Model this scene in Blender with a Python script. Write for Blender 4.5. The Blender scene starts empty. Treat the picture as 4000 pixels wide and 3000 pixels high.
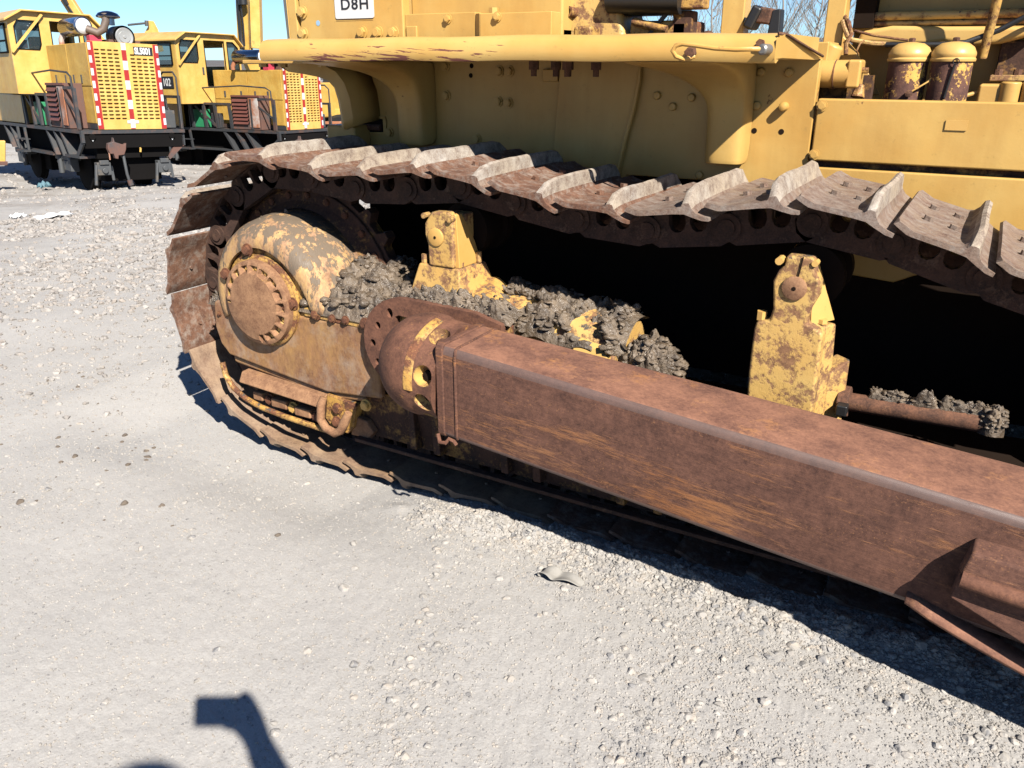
import bpy, bmesh, math, random
import numpy as np
from mathutils import Vector, Matrix
R = math.radians
random.seed(7); rng = np.random.default_rng(11)
S = bpy.context.scene
COL = S.collection
ORG = {}
ALB = .58      # paint and rust chroma values below are written relative to a white card; this brings them to real albedo

# ------------------------------------------------------------------ node helpers
class NT:
    def __init__(s, name):
        s.m = bpy.data.materials.new(name); s.m.use_nodes = True
        s.t = s.m.node_tree; s.t.nodes.clear()
        s.out = s.t.nodes.new('ShaderNodeOutputMaterial')
        s.b = s.t.nodes.new('ShaderNodeBsdfPrincipled')
        s.t.links.new(s.b.outputs[0], s.out.inputs[0])
        g = s.t.nodes.new('ShaderNodeNewGeometry'); s.pos = g.outputs['Position']; s.nor = g.outputs['Normal']
    def set(s, sock, v):
        if isinstance(v, bpy.types.NodeSocket): s.t.links.new(v, sock)
        elif isinstance(v, tuple) and len(v) == 3 and sock.type == 'RGBA': sock.default_value = (*v, 1)
        else: sock.default_value = v
    def noise(s, scale, detail=6, rough=.6, vec=None, dist=0):
        n = s.t.nodes.new('ShaderNodeTexNoise'); n.inputs['Scale'].default_value = scale
        n.inputs['Detail'].default_value = detail; n.inputs['Roughness'].default_value = rough
        n.inputs['Distortion'].default_value = dist
        s.t.links.new(vec or s.pos, n.inputs['Vector']); return n.outputs['Fac']
    def voro(s, scale, vec=None, feature='F1', out='Distance'):
        n = s.t.nodes.new('ShaderNodeTexVoronoi'); n.feature = feature; n.inputs['Scale'].default_value = scale
        s.t.links.new(vec or s.pos, n.inputs['Vector']); return n.outputs[out]
    def scalevec(s, sc, rot=(0, 0, 0), vec=None):
        if any(rot):
            r = s.t.nodes.new('ShaderNodeMapping'); r.inputs['Rotation'].default_value = rot; s.t.links.new(vec or s.pos, r.inputs['Vector']); vec = r.outputs[0]
        n = s.t.nodes.new('ShaderNodeMapping'); n.inputs['Scale'].default_value = sc
        s.t.links.new(vec or s.pos, n.inputs['Vector']); return n.outputs[0]
    def ramp(s, v, a, b, lo=0., hi=1.):
        n = s.t.nodes.new('ShaderNodeMapRange'); s.set(n.inputs[0], v)
        n.inputs[1].default_value = a; n.inputs[2].default_value = b; n.inputs[3].default_value = lo; n.inputs[4].default_value = hi
        return n.outputs[0]
    def math(s, op, a, b=0.):
        n = s.t.nodes.new('ShaderNodeMath'); n.operation = op; s.set(n.inputs[0], a); s.set(n.inputs[1], b); return n.outputs[0]
    def mix(s, f, a, b):
        n = s.t.nodes.new('ShaderNodeMix'); n.data_type = 'RGBA'
        s.set(n.inputs[0], f); s.set(n.inputs[6], a); s.set(n.inputs[7], b); return n.outputs[2]
    def sep(s, v):
        n = s.t.nodes.new('ShaderNodeSeparateXYZ'); s.t.links.new(v, n.inputs[0]); return n.outputs
    def bump(s, h, strength=.4, dist=.004):
        n = s.t.nodes.new('ShaderNodeBump'); n.inputs['Strength'].default_value = strength; n.inputs['Distance'].default_value = dist
        s.t.links.new(h, n.inputs['Height']); s.t.links.new(n.outputs[0], s.b.inputs['Normal'])
    def fin(s, col, rough=.6, metal=0., spec=.5):
        sc_ = s.t.nodes.new('ShaderNodeVectorMath'); sc_.operation = 'SCALE'; sc_.inputs[3].default_value = ALB
        if isinstance(col, tuple): sc_.inputs[0].default_value = col
        else: s.t.links.new(col, sc_.inputs[0])
        s.t.links.new(sc_.outputs[0], s.b.inputs['Base Color']); s.set(s.b.inputs['Roughness'], rough); s.set(s.b.inputs['Metallic'], metal)
        s.b.inputs['Specular IOR Level'].default_value = spec; return s.m

def worn(name, paint, cover, scale=9, dark=(.07, .028, .018), light=(.24, .095, .045), stretch=None, mud=0, mudcol=(.1, .085, .068),
         prough=.42, width=.02, bumpd=.003, fine=7, dust=.0, dustcol=(.42, .36, .28), speck=0.0, rspec=.3, edge=0, scratch=None, grime=0):
    """paint flaking off rust: cover 0 = all rust, 1 = all paint"""
    n = NT(name)
    v = n.scalevec(stretch[0], stretch[1]) if stretch else n.pos
    a = n.noise(scale, 8, .68, v); b = n.noise(scale * fine, 6, .7, v)
    val = n.math('ADD', n.math('MULTIPLY', a, .68), n.math('MULTIPLY', b, .32))
    th = .5 + (.5 - cover) * .42
    if edge:
        bv = n.t.nodes.new('ShaderNodeBevel'); bv.samples = 4; bv.inputs[0].default_value = .010
        dt = n.t.nodes.new('ShaderNodeVectorMath'); dt.operation = 'DOT_PRODUCT'; n.t.links.new(bv.outputs[0], dt.inputs[0]); n.t.links.new(n.nor, dt.inputs[1])
        val = n.math('SUBTRACT', val, n.ramp(dt.outputs['Value'], .80, .995, edge, 0))
    msk = n.ramp(val, th - width, th + width)
    c1 = n.noise(scale * 1.7, 7, .7); c2 = n.noise(scale * 14, 4, .8)
    if stretch: c1 = n.math('ADD', n.math('MULTIPLY', c1, .6), n.math('MULTIPLY', n.noise(scale * 2.2, 8, .72, v), .4))
    rc = n.ramp(n.math('ADD', n.math('MULTIPLY', c1, .6), n.math('MULTIPLY', c2, .4)), .39, .61)
    rust = n.mix(rc, dark, light)
    pv = n.ramp(n.noise(3.1, 4, .6), .3, .7)
    p2 = tuple(x * y for x, y in zip(paint, (.90, .76, .58)))
    pc = n.mix(pv, paint, p2)
    pc = n.mix(n.ramp(n.noise(scale * 9, 3, .8), .62, .75, 0, .55), pc, tuple(x * .55 for x in paint))
    if grime:
        gv = n.scalevec((7, 7, .8)); gm = n.ramp(n.math('ADD', n.math('MULTIPLY', n.noise(1.0, 6, .65, gv), .6), n.math('MULTIPLY', n.noise(2.2, 7, .7), .4)), .46, .66, 0, grime)
        pc = n.mix(gm, pc, tuple(x * y for x, y in zip(paint, (.62, .5, .42))))
    col = n.mix(msk, rust, pc)
    if speck:
        sp = n.math('MULTIPLY', n.ramp(n.noise(scale * 30, 2, .5), .68 - speck * .06, .71 - speck * .06), n.ramp(n.noise(scale * .9, 5, .6, v), .44, .60))
        col = n.mix(n.math('MULTIPLY', sp, .7), col, tuple(x * .8 for x in paint))
    if dust:
        col = n.mix(n.ramp(n.noise(scale * 2.3, 7, .75), .5 - dust * .25, .75 - dust * .25, 0, .85), col, dustcol)
    if scratch:
        (xa, xb), (za, zb) = scratch; ps = n.sep(n.pos)
        win = n.math('MULTIPLY', n.math('MULTIPLY', n.ramp(ps[0], xa, xa + .12), n.ramp(ps[0], xb - .15, xb, 1, 0)), n.ramp(ps[2], za, zb, 1, 0))
        sn = n.noise(16, 6, .6, n.scalevec((.55, 1, 7), (0, R(-5), 0)), .6)
        sm_ = n.math('MULTIPLY', n.ramp(n.math('ADD', sn, n.math('MULTIPLY', win, .13)), .64, .66), n.ramp(win, .02, .1))
        col = n.mix(sm_, col, (.20, .07, .05)); msk = n.math('SUBTRACT', msk, sm_)
    rough = n.ramp(msk, 0, 1, .85, prough)
    if mud:
        nz = n.ramp(n.sep(n.nor)[2], 0., 1., 0, .10)
        mm = n.ramp(n.math('ADD', n.noise(scale * 1.9, 9, .72, v), nz), .66 - mud * .3, .69 - mud * .3)
        col = n.mix(mm, col, mudcol); rough = n.mix(mm, rough, (.55, .55, .55)) if False else rough
    h = n.math('ADD', n.math('MULTIPLY', msk, .35), n.math('MULTIPLY', b, .9))
    if mud: h = n.math('ADD', h, n.math('MULTIPLY', mm, 1.6))
    if grime: h = n.math('ADD', h, n.math('MULTIPLY', n.noise(3.5, 3, .5), 9.))
    n.bump(h, .45, bumpd)
    return n.fin(col, rough, 0, rspec)

def plain(name, col, rough=.5, metal=0., var=.15, scale=12, bump=.15, spec=.5, dirt=0, dirtcol=(.12, .1, .08)):
    n = NT(name); c2 = tuple(x * (1 - var) for x in col)
    nn = n.noise(scale, 7, .65)
    c = n.mix(n.ramp(nn, .35, .65), col, c2)
    if dirt: c = n.mix(n.ramp(n.noise(scale * .6, 9, .7), .6 - dirt * .25, .7 - dirt * .2), c, dirtcol)
    if bump: n.bump(n.noise(scale * 6, 4, .7), bump, .003)
    return n.fin(c, rough, metal, spec)

YEL = (.69, .44, .145)
M = {}
M['yel'] = worn('dozer_yellow', YEL, 1.0, 7, prough=.4, width=.03, bumpd=.0012)
M['yel_hull'] = worn('hull_yellow', (.68, .45, .145), .89, 5, prough=.42, width=.015, bumpd=.0015, grime=.5)
M['yel_fender'] = worn('fender_yellow', (.71, .48, .165), .86, 5, stretch=((.35, 2.2, 2.2), (0, 0, 0)), prough=.34, width=.012, bumpd=.001, dark=(.1, .03, .025), light=(.3, .09, .06), scratch=((-2.1, -1.25), (1.405, 1.46)))
M['yel_worn'] = worn('worn_yellow', (.62, .39, .12), .50, 13, width=.05, bumpd=.003, mud=.02, edge=.15)
M['yel_patch'] = worn('patchy_yellow', (.67, .45, .16), .545, 17, width=.035, bumpd=.003, mud=.02, dark=(.14, .065, .038), light=(.36, .19, .09), edge=.2, fine=5)
M['hump'] = worn('muddy_yellow', (.68, .45, .19), .42, 9, stretch=((1.6, 1.6, .5), (0, 0, 0)), width=.10, bumpd=.004, mud=.42, light=(.50, .31, .19), dark=(.24, .12, .06), mudcol=(.18, .135, .095))
M['guard'] = worn('rusty_guard', (.56, .34, .12), .22, 4.5, stretch=((1.8, 1, .7), (0, 0, 0)), width=.17, bumpd=.003, dark=(.15, .068, .038), light=(.34, .175, .09), fine=12, dust=.12, dustcol=(.4, .3, .22), edge=-.12)
M['rust'] = worn('rust', (.55, .30, .08), .12, 9, width=.05, bumpd=.003, dark=(.085, .037, .025), light=(.225, .10, .06), speck=.15, rspec=.25)
M['cap'] = worn('cap_rust', (.68, .42, .14), .10, 12, width=.06, bumpd=.003, dark=(.19, .09, .048), light=(.42, .23, .12), edge=-.1)
M['arm'] = worn('arm_rust', (.33, .155, .075), .30, 6, stretch=((.5, 3.6, 3.6), (0, R(-5.1), 0)), width=.05, bumpd=.0026, dark=(.060, .027, .020), light=(.185, .086, .057), speck=.9, rspec=.25, fine=9)
M['armtop'] = worn('arm_top_rust', (.44, .22, .11), .24, 7, width=.06, bumpd=.002, dark=(.13, .055, .036), light=(.31, .142, .085), speck=.1, rspec=.4)
M['arm_edge'] = worn('arm_edge', (.125, .075, .062), .40, 6, stretch=((.25, 4, 4), (0, R(-5.1), 0)), width=.12, bumpd=.001, dark=(.07, .035, .028), light=(.17, .085, .06), prough=.32, rspec=.7)
M['shoe'] = worn('shoe_rust', (.30, .23, .18), .22, 12, width=.08, bumpd=.004, dark=(.10, .046, .029), light=(.24, .12, .072), dust=.1, dustcol=(.38, .33, .28))
M['shoe_dusty'] = worn('shoe_dusty', (.30, .24, .205), .46, 14, width=.12, bumpd=.004, dark=(.10, .05, .035), light=(.24, .155, .115), dust=.15, dustcol=(.34, .29, .25))
M['shoe_tan'] = worn('shoe_tan', (.40, .30, .22), .56, 13, width=.12, bumpd=.003, dark=(.11, .06, .042), light=(.27, .165, .11))
M['grouser_top'] = worn('grouser_worn', (.50, .46, .415), .52, 26, width=.10, bumpd=.004, dark=(.14, .09, .07), light=(.33, .26, .2))
M['chain'] = worn('chain_dark', (.2, .12, .08), .2, 12, dark=(.03, .017, .013), light=(.10, .05, .033), width=.08)
M['dark'] = plain('greasy_shade_dark', (.022, .014, .010), .95, scale=9, spec=.05)  # grime, darkened further to paint in shade behind the track and in recesses
M['pipe'] = worn('pipe_rust', (.3, .16, .08), .2, 14, dark=(.05, .025, .018), light=(.2, .09, .05), width=.08)
M['darkplate'] = worn('dark_frame', (.4, .22, .05), .35, 8, dark=(.035, .018, .013), light=(.11, .05, .03), width=.05)
M['black'] = plain('black_rubber', (.014, .014, .015), .45, scale=20)
M['steel'] = plain('worn_steel', (.36, .34, .31), .38, .6, scale=30)
M['bolt'] = worn('bolt_yellow', (.74, .47, .15), .78, 22, width=.05, bumpd=.001)
M['bolt_rust'] = worn('bolt_rust', (.5, .28, .1), .25, 20, width=.06)
M['decal'] = plain('decal_white', (.78, .78, .78), .35, var=.03)
M['ink'] = plain('decal_black', (.015, .015, .02), .5, var=0, bump=0)
M['filter'] = worn('filter_body', (.74, .46, .12), .40, 13, dark=(.085, .04, .032), light=(.19, .09, .062), width=.012)

n = NT('wet_mud')
mc = n.mix(n.ramp(n.noise(18, 8, .7), .35, .65), (.060, .042, .028), (.215, .158, .105))
n.bump(n.math('ADD', n.noise(55, 7, .7), n.math('MULTIPLY', n.voro(110), .3)), .7, .010)
M['mud'] = n.fin(mc, n.ramp(n.noise(60, 3), .4, .6, .28, .8), 0, .6)

n = NT('gravel_ground')
p = n.pos
g1 = n.ramp(n.noise(.9, 8, .65), .3, .7); g2 = n.ramp(n.noise(26, 8, .75), .3, .7); g3 = n.ramp(n.noise(230, 3, .7), .32, .68)
c = n.mix(g1, (.385, .365, .342), (.485, .464, .438))
c = n.mix(n.math('MULTIPLY', g2, .45), c, (.33, .30, .272))
c = n.mix(n.math('MULTIPLY', g3, .5), c, (.56, .54, .515))
c = n.mix(n.ramp(n.noise(75, 4, .8), .56, .68, 0, .45), c, (.25, .238, .225))
c = n.mix(n.math('MULTIPLY', n.ramp(n.voro(150), .10, .16, 1, 0), n.ramp(n.noise(8, 4, .7), .5, .6, 0, .55)), c, (.20, .19, .185))
far = n.ramp(n.math('SQRT', n.math('ADD', n.math('POWER', n.sep(p)[0], 2.), n.math('POWER', n.sep(p)[1], 2.))), 5, 15)
dk = n.ramp(n.noise(.55, 9, .75), .46, .62)
c = n.mix(n.math('MULTIPLY', n.math('MULTIPLY', far, dk), .7), c, (.23, .195, .165))
vs = n.voro(95); vb = n.voro(38)
h = n.math('ADD', n.math('MULTIPLY', n.noise(170, 5, .75), 1.2), n.math('MULTIPLY', vs, -.4))
n.bump(h, .42, .005)
M['ground'] = n.fin(c, .92, 0, .2)

n = NT('stone')
oi = n.voro(60, out='Color')
st = n.mix(n.ramp(n.sep(oi)[0], 0, 1), (.46, .430, .395), (.34, .315, .285))
st = n.mix(n.ramp(n.sep(oi)[1], .70, .9, 0, .5), st, (.47, .40, .33))
st = n.mix(n.ramp(n.sep(oi)[2], .82, .93, 0, .7), st, (.20, .20, .21))
n.bump(n.noise(150, 5, .7), .35, .003)
M['stone'] = n.fin(st, .85, 0, .25)

n = NT('field_stone')
oi = n.voro(24, out='Color')
st = n.mix(n.ramp(n.sep(oi)[0], 0, 1), (.44, .41, .38), (.27, .245, .225))
st = n.mix(n.ramp(n.sep(oi)[1], .75, .9, 0, .5), st, (.40, .34, .29))
M['stone_d'] = n.fin(st, .9, 0, .2)
# ------------------------------------------------------------------ mesh builder
def ident(v): return v
class MB:
    def __init__(s): s.v = []; s.f = []; s.mi = []; s.cur = 0
    def add(s, vs, fs):
        o = len(s.v); s.v += [tuple(x) for x in vs]; s.f += [tuple(i + o for i in f) for f in fs]; s.mi += [s.cur] * len(fs); return s
    def hexa(s, p):
        return s.add(p, [(0, 3, 2, 1), (4, 5, 6, 7), (0, 1, 5, 4), (1, 2, 6, 5), (2, 3, 7, 6), (3, 0, 4, 7)])
    def box(s, x0, x1, y0, y1, z0, z1):
        return s.hexa([(x0, y0, z0), (x1, y0, z0), (x1, y1, z0), (x0, y1, z0), (x0, y0, z1), (x1, y0, z1), (x1, y1, z1), (x0, y1, z1)])
    def rbox(s, c, size, mat):
        a, b, d = [q / 2 for q in size]; c = Vector(c)
        pts = [(-a, -b, -d), (a, -b, -d), (a, b, -d), (-a, b, -d), (-a, -b, d), (a, -b, d), (a, b, d), (-a, b, d)]
        return s.hexa([c + mat @ Vector(q) for q in pts])
    def beam(s, p0, p1, w, h, up=(0, 0, 1)):
        p0 = Vector(p0); p1 = Vector(p1); d = (p1 - p0); L = d.length; d.normalize(); up = Vector(up)
        sd = d.cross(up)
        if sd.length < 1e-4: sd = d.cross(Vector((0, 1, 0)))
        sd.normalize(); u = sd.cross(d); m = Matrix((d, sd, u)).transposed()
        return s.rbox((p0 + p1) / 2, (L, w, h), m)
    def cyl(s, p0, p1, r0, r1=None, n=20, cap=True):
        r1 = r0 if r1 is None else r1
        p0 = Vector(p0); p1 = Vector(p1); d = (p1 - p0).normalized()
        a = d.orthogonal().normalized(); b = d.cross(a)
        vs = []
        for p, r in ((p0, r0), (p1, r1)):
            for i in range(n):
                t = 2 * math.pi * i / n; vs.append(p + a * (r * math.cos(t)) + b * (r * math.sin(t)))
        fs = [(i, (i + 1) % n, n + (i + 1) % n, n + i) for i in range(n)]
        if cap: fs += [tuple(range(n))[::-1], tuple(range(n, 2 * n))]
        return s.add(vs, fs)
    def lathe(s, o, axis, prof, n=32, cap0=True, cap1=True, ang=None):
        """prof: [(r, h)...] along axis"""
        o = Vector(o); d = Vector(axis).normalized(); a = d.orthogonal().normalized(); b = d.cross(a); vs = []
        for r, h in prof:
            for i in range(n):
                t = 2 * math.pi * i / n; vs.append(o + d * h + a * (r * math.cos(t)) + b * (r * math.sin(t)))
        fs = []
        for k in range(len(prof) - 1):
            for i in range(n):
                j = (i + 1) % n; fs.append((k * n + i, k * n + j, (k + 1) * n + j, (k + 1) * n + i))
        if cap0: fs.append(tuple(range(n))[::-1])
        if cap1: fs.append(tuple(range((len(prof) - 1) * n, len(prof) * n)))
        return s.add(vs, fs)
    def tube(s, pts, r, n=8, rad=None):
        pts = [Vector(p) for p in pts]; vs = []; fs = []
        t0 = (pts[1] - pts[0]).normalized(); a = t0.orthogonal().normalized()
        for k, p in enumerate(pts):
            t = (pts[min(k + 1, len(pts) - 1)] - pts[max(k - 1, 0)]).normalized()
            a = (a - t * a.dot(t)).normalized(); b = t.cross(a); rr = rad[k] if rad else r
            for i in range(n):
                q = 2 * math.pi * i / n; vs.append(p + a * (rr * math.cos(q)) + b * (rr * math.sin(q)))
        for k in range(len(pts) - 1):
            for i in range(n):
                j = (i + 1) % n; fs.append((k * n + i, k * n + j, (k + 1) * n + j, (k + 1) * n + i))
        fs += [tuple(range(n))[::-1], tuple(range((len(pts) - 1) * n, len(pts) * n))]
        return s.add(vs, fs)
    def prism(s, poly, y0, y1, ax='xz'):
        """poly in (a,b); extruded along the third axis"""
        def mp(a, b, c): return {'xz': (a, c, b), 'yz': (c, a, b), 'xy': (a, b, c)}[ax]
        n = len(poly); vs = [mp(a, b, y0) for a, b in poly] + [mp(a, b, y1) for a, b in poly]
        fs = [tuple(range(n)), tuple(range(n, 2 * n))[::-1]] + [(i, n + i, n + (i + 1) % n, (i + 1) % n) for i in range(n)]
        return s.add(vs, fs)
    def holes(s, outer, holes, y0, y1):
        cu = bpy.data.curves.new('tmp', 'CURVE'); cu.dimensions = '2D'; cu.fill_mode = 'BOTH'; cu.extrude = abs(y1 - y0) / 2
        for pl in [outer] + holes:
            sp = cu.splines.new('POLY'); sp.points.add(len(pl) - 1); sp.use_cyclic_u = True
            for i, (a, b) in enumerate(pl): sp.points[i].co = (a, b, 0, 1)
        ob = bpy.data.objects.new('tmp', cu); COL.objects.link(ob)
        me = bpy.data.meshes.new_from_object(ob.evaluated_get(bpy.context.evaluated_depsgraph_get()))
        c = (y0 + y1) / 2
        s.add([(v.co.x, c + v.co.z, v.co.y) for v in me.vertices], [tuple(p.vertices)[::-1] for p in me.polygons])
        bpy.data.objects.remove(ob); bpy.data.curves.remove(cu); bpy.data.meshes.remove(me); return s
    def grid(s, P):
        """P: rows of points"""
        nr = len(P); nc = len(P[0]); vs = [p for r in P for p in r]
        return s.add(vs, [(i * nc + j, i * nc + j + 1, (i + 1) * nc + j + 1, (i + 1) * nc + j) for i in range(nr - 1) for j in range(nc - 1)])
    def xf(s, m):
        s.v = [tuple(m @ Vector(q)) for q in s.v]; return s
    def mesh(s, name, mats, off=(0, 0, 0), ang=35, fixn=True):
        me = bpy.data.meshes.new(name); o = Vector(off)
        me.from_pydata([tuple(Vector(q) - o) for q in s.v], [], s.f)
        if not isinstance(mats, (list, tuple)): mats = [mats]
        for m_ in mats: me.materials.append(m_)
        if len(mats) > 1: me.polygons.foreach_set('material_index', s.mi)
        if fixn:
            bm = bmesh.new(); bm.from_mesh(me); bmesh.ops.recalc_face_normals(bm, faces=bm.faces); bm.to_mesh(me); bm.free()
        me.polygons.foreach_set('use_smooth', [True] * len(me.polygons)); me.set_sharp_from_angle(angle=R(ang)); me.update()
        return me
    def build(s, name, mats, parent=None, bevel=0, ang=35, seg=2, origin=None, fixn=True):
        v = np.array(s.v); c = Vector(((v[:, 0].min() + v[:, 0].max()) / 2, (v[:, 1].min() + v[:, 1].max()) / 2, v[:, 2].min())) if origin is None else Vector(origin)
        me = s.mesh(name, mats, c, ang, fixn)
        o = bpy.data.objects.new(name, me); COL.objects.link(o)
        o.location = c - (ORG[parent] if parent else Vector((0, 0, 0)))
        if parent: o.parent = parent
        ORG[o] = c
        if bevel:
            b = o.modifiers.new('bevel', 'BEVEL'); b.width = bevel; b.segments = seg; b.limit_method = 'ANGLE'; b.angle_limit = R(40); b.harden_normals = True
        return o

def circ(cx, cz, r, n=20, a0=0, a1=360, rz=None):
    rz = rz or r; full = abs(a1 - a0) >= 360; k = n if full else n - 1
    return [(cx + r * math.cos(R(a0 + (a1 - a0) * i / k)), cz + rz * math.sin(R(a0 + (a1 - a0) * i / k))) for i in range(n)]

def root(name, label, cat, loc, group=None, mat=None):
    o = bpy.data.objects.new(name, None); COL.objects.link(o); o['label'] = label; o['category'] = cat
    if group: o['group'] = group
    if mat is not None: o.matrix_world = mat; ORG[o] = Vector((0, 0, 0))
    else: o.location = loc; ORG[o] = Vector(loc)
    o.empty_display_size = .2
    return o
def tag(o, label=None, cat=None, group=None, kind=None):
    if label: o['label'] = label
    if cat: o['category'] = cat
    if group: o['group'] = group
    if kind: o['kind'] = kind
    return o
def inst(me, name, parent, pos, rot=None, scale=1.):
    o = bpy.data.objects.new(name, me); COL.objects.link(o); o.parent = parent; c = Vector(pos)
    m = Matrix.Translation(c - ORG[parent]) @ (rot.to_4x4() if rot else Matrix.Identity(4)) @ Matrix.Scale(scale, 4)
    o.matrix_local = m; o.matrix_basis = m; ORG[o] = c; return o

def hexbolt_mesh(name, mat, r=.012, h=.012, washer=True):
    m = MB()          # axis -Y (towards the viewer side of the dozer)
    if washer: m.cyl((0, 0, 0), (0, -.003, 0), r * 1.45, n=18)
    m.cyl((0, 0 if not washer else -.003, 0), (0, -h, 0), r * 1.12, n=6); m.cyl((0, -h, 0), (0, -h - .0015, 0), r * .85, r * .8, n=12)
    return m.mesh(name, mat)
# ================================================================== BULLDOZER
dz = root('bulldozer', 'yellow crawler bulldozer with rusty track and long rust-brown push arm, nearest machine', 'bulldozer', (-.9, 2.7, 0))
BY = hexbolt_mesh('bolt', M['bolt']); BR = hexbolt_mesh('bolt', M['bolt_rust']); BB = hexbolt_mesh('bolt', M['yel_hull'])
CY = MB().lathe((0, 0, 0), (0, -1, 0), [(.0135, 0), (.0135, .009), (.011, .013), (.004, .0145)], 16, False).mesh('bolt', M['yel_hull'])
def bolts(me, parent, pts, y, sc=1., spin=True):
    for x, z in pts:
        inst(me, 'bolt', parent, (x, y, z), Matrix.Rotation(random.random() * 2 if spin else 0, 3, 'Y'), sc)

# ---- track path (plate junctions seen from the side, loop order: top runs to the rear)
J = [(.475, .885), (.262, .93), (.05, .985), (-.17, 1.05), (-.395, 1.085), (-.615, 1.05), (-.83, 1.022), (-1.045, 1.033), (-1.262, 1.066), (-1.48, 1.10),
     (-1.69, 1.078), (-1.90, 1.065), (-2.115, 1.088), (-2.34, 1.088), (-2.56, .965), (-2.71, .775), (-2.768, .54), (-2.715, .30), (-2.555, .115),
     (-2.335, .014), (-2.12, -.012), (-1.91, -.020), (-1.69, -.012)]
x = -1.69
for i in range(11): x += .2145; J.append((x, (-.004 if i == 0 else .006) + .003 * math.sin(i * 2.1)))
for a in (-62, -28, 6, 40, 73): J.append((.66 + .46 * math.cos(R(a)), .455 + .46 * math.sin(R(a))))
NJ = len(J)

def shoe_mesh(mt, seed, hs=1.):
    rd = random.Random(seed); W = .56; ys = np.linspace(0, -W, 15)
    top = [(-.006, -.021), (.010, -.017), (.030, -.008), (.040, .010), (.044, .038), (.047, .052), (.056, .056), (.064, .050), (.068, .030), (.075, .009), (.090, .004), (.180, .002), (.190, .003), (.222, .013)]
    bot = [(.226, .003), (.192, -.010), (.18, -.011), (.09, -.009), (.06, -.010), (.035, -.020), (.012, -.028), (-.005, -.030)]
    prof = top + bot; rows = []
    for k, y in enumerate(ys):
        e = min(k, len(ys) - 1 - k); sh = (.34 if e == 0 else .88 if e == 1 else 1) * hs * (1 + .025 * math.sin(y * 17 + seed) + rd.uniform(-.02, .02))
        row = []
        for i, (s_, n_) in enumerate(prof):
            if 3 <= i <= 8: n_ = n_ * sh; s_ = s_ + .0012 * math.sin(y * 13 + seed)
            if e == 0 and (i == 12 or i == 13): s_ -= .006
            row.append((s_, y, n_ + .0012 * math.sin(y * 9 + seed)))
        rows.append(row)
    m = MB(); n = len(prof)
    vs = [p for r in rows for p in r]; fs = []; mi = []
    for k in range(len(ys) - 1):
        for i in range(n):
            j = (i + 1) % n; fs.append((k * n + i, k * n + j, (k + 1) * n + j, (k + 1) * n + i)); mi.append(1 if 3 <= i <= 7 else 0)
    fs += [tuple(range(n)), tuple(range((len(ys) - 1) * n, len(ys) * n))[::-1]]; mi += [0, 0]
    m.add(vs, fs); m.mi = mi
    for by in (-.19, -.37):
        for bs in (.105, .165): m.cyl((bs, by, .002), (bs, by, .014), .0125, n=6)
    for by in (-.1, -.46): m.cyl((.13, by, -.012), (.13, by, -.018), .006, n=8)
    return m.mesh('track_shoe', [mt, M['grouser_top']], ang=38)
shoesA = [shoe_mesh(M['shoe'], 3 + i, .84) for i in range(3)]; shoesB = [shoe_mesh(M['shoe_dusty'], 9 + i) for i in range(3)]; shoesC = [shoe_mesh(M['shoe_tan'], 15 + i) for i in range(3)]

def frame_at(k):
    a = Vector((J[k][0], 0, J[k][1])); b = Vector((J[(k + 1) % NJ][0], 0, J[(k + 1) % NJ][1]))
    s = (b - a); L = s.length; s.normalize(); nn = Vector((s.z, 0, -s.x)); return a, s, nn, L
# ---- chain links (one part) and shoes (its sub-parts)
lk = MB()
for k in range(NJ):
    a, s, nn, L = frame_at(k)
    def W3(q, y): return a + s * q[0] + nn * q[1] + Vector((0, y, 0))
    outer = [(-.012, -.055), (.0, -.040), (.03, -.020), (.045, -.0115), (L - .035, -.0115), (L - .02, -.03), (L + .012, -.05), (L + .022, -.075), (L + .01, -.108), (L - .02, -.126), (.02, -.126), (-.01, -.112), (-.02, -.08)]
    h1 = [(.056, -.020), (.102, -.020), (.104, -.060), (.098, -.076), (.087, -.084), (.073, -.084), (.060, -.076), (.054, -.060)]
    h2 = [(q[0] + .062, q[1]) for q in h1]
    for y0, y1 in ((2.245, 2.275), (2.425, 2.455)):
        t = MB().holes(outer, [h1, h2], y0, y1); t.v = [tuple(W3((q[0], q[2]), q[1])) for q in t.v]; lk.add(t.v, t.f)
    for q in ((0, -.075),):
        c = W3(q, 0); lk.cyl(c + Vector((0, 2.232, 0)), c + Vector((0, 2.468, 0)), .024, n=16)
        lk.cyl(c + Vector((0, 2.238, 0)), c + Vector((0, 2.262, 0)), .040, .036, n=18)
        lk.cyl(c + Vector((0, 2.275, 0)), c + Vector((0, 2.425, 0)), .033, n=18)
chain = lk.build('track_chain', M['chain'], dz)
for k in range(NJ):
    a, s, nn, L = frame_at(k)
    m = Matrix((s, Vector((0, -1, 0)), nn)).transposed()
    m = m @ Matrix.Rotation(R(random.uniform(-1.2, 1.2)), 3, 'Y')
    pool = shoesB if k <= 5 else (shoesC if 17 <= k <= 24 else shoesA)
    sc = 1. if L < .23 else L / .225
    o = inst(pool[k % 3], 'track_shoe', chain, Vector((a.x, 2.07 + random.uniform(-.003, .003), a.z)) + s * max(0, (L - .218) * .4), m)
    o.matrix_basis = o.matrix_basis @ Matrix.Diagonal((1 + max(0, (L - .218) * .5 / .222), 1, 1, 1))

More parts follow.
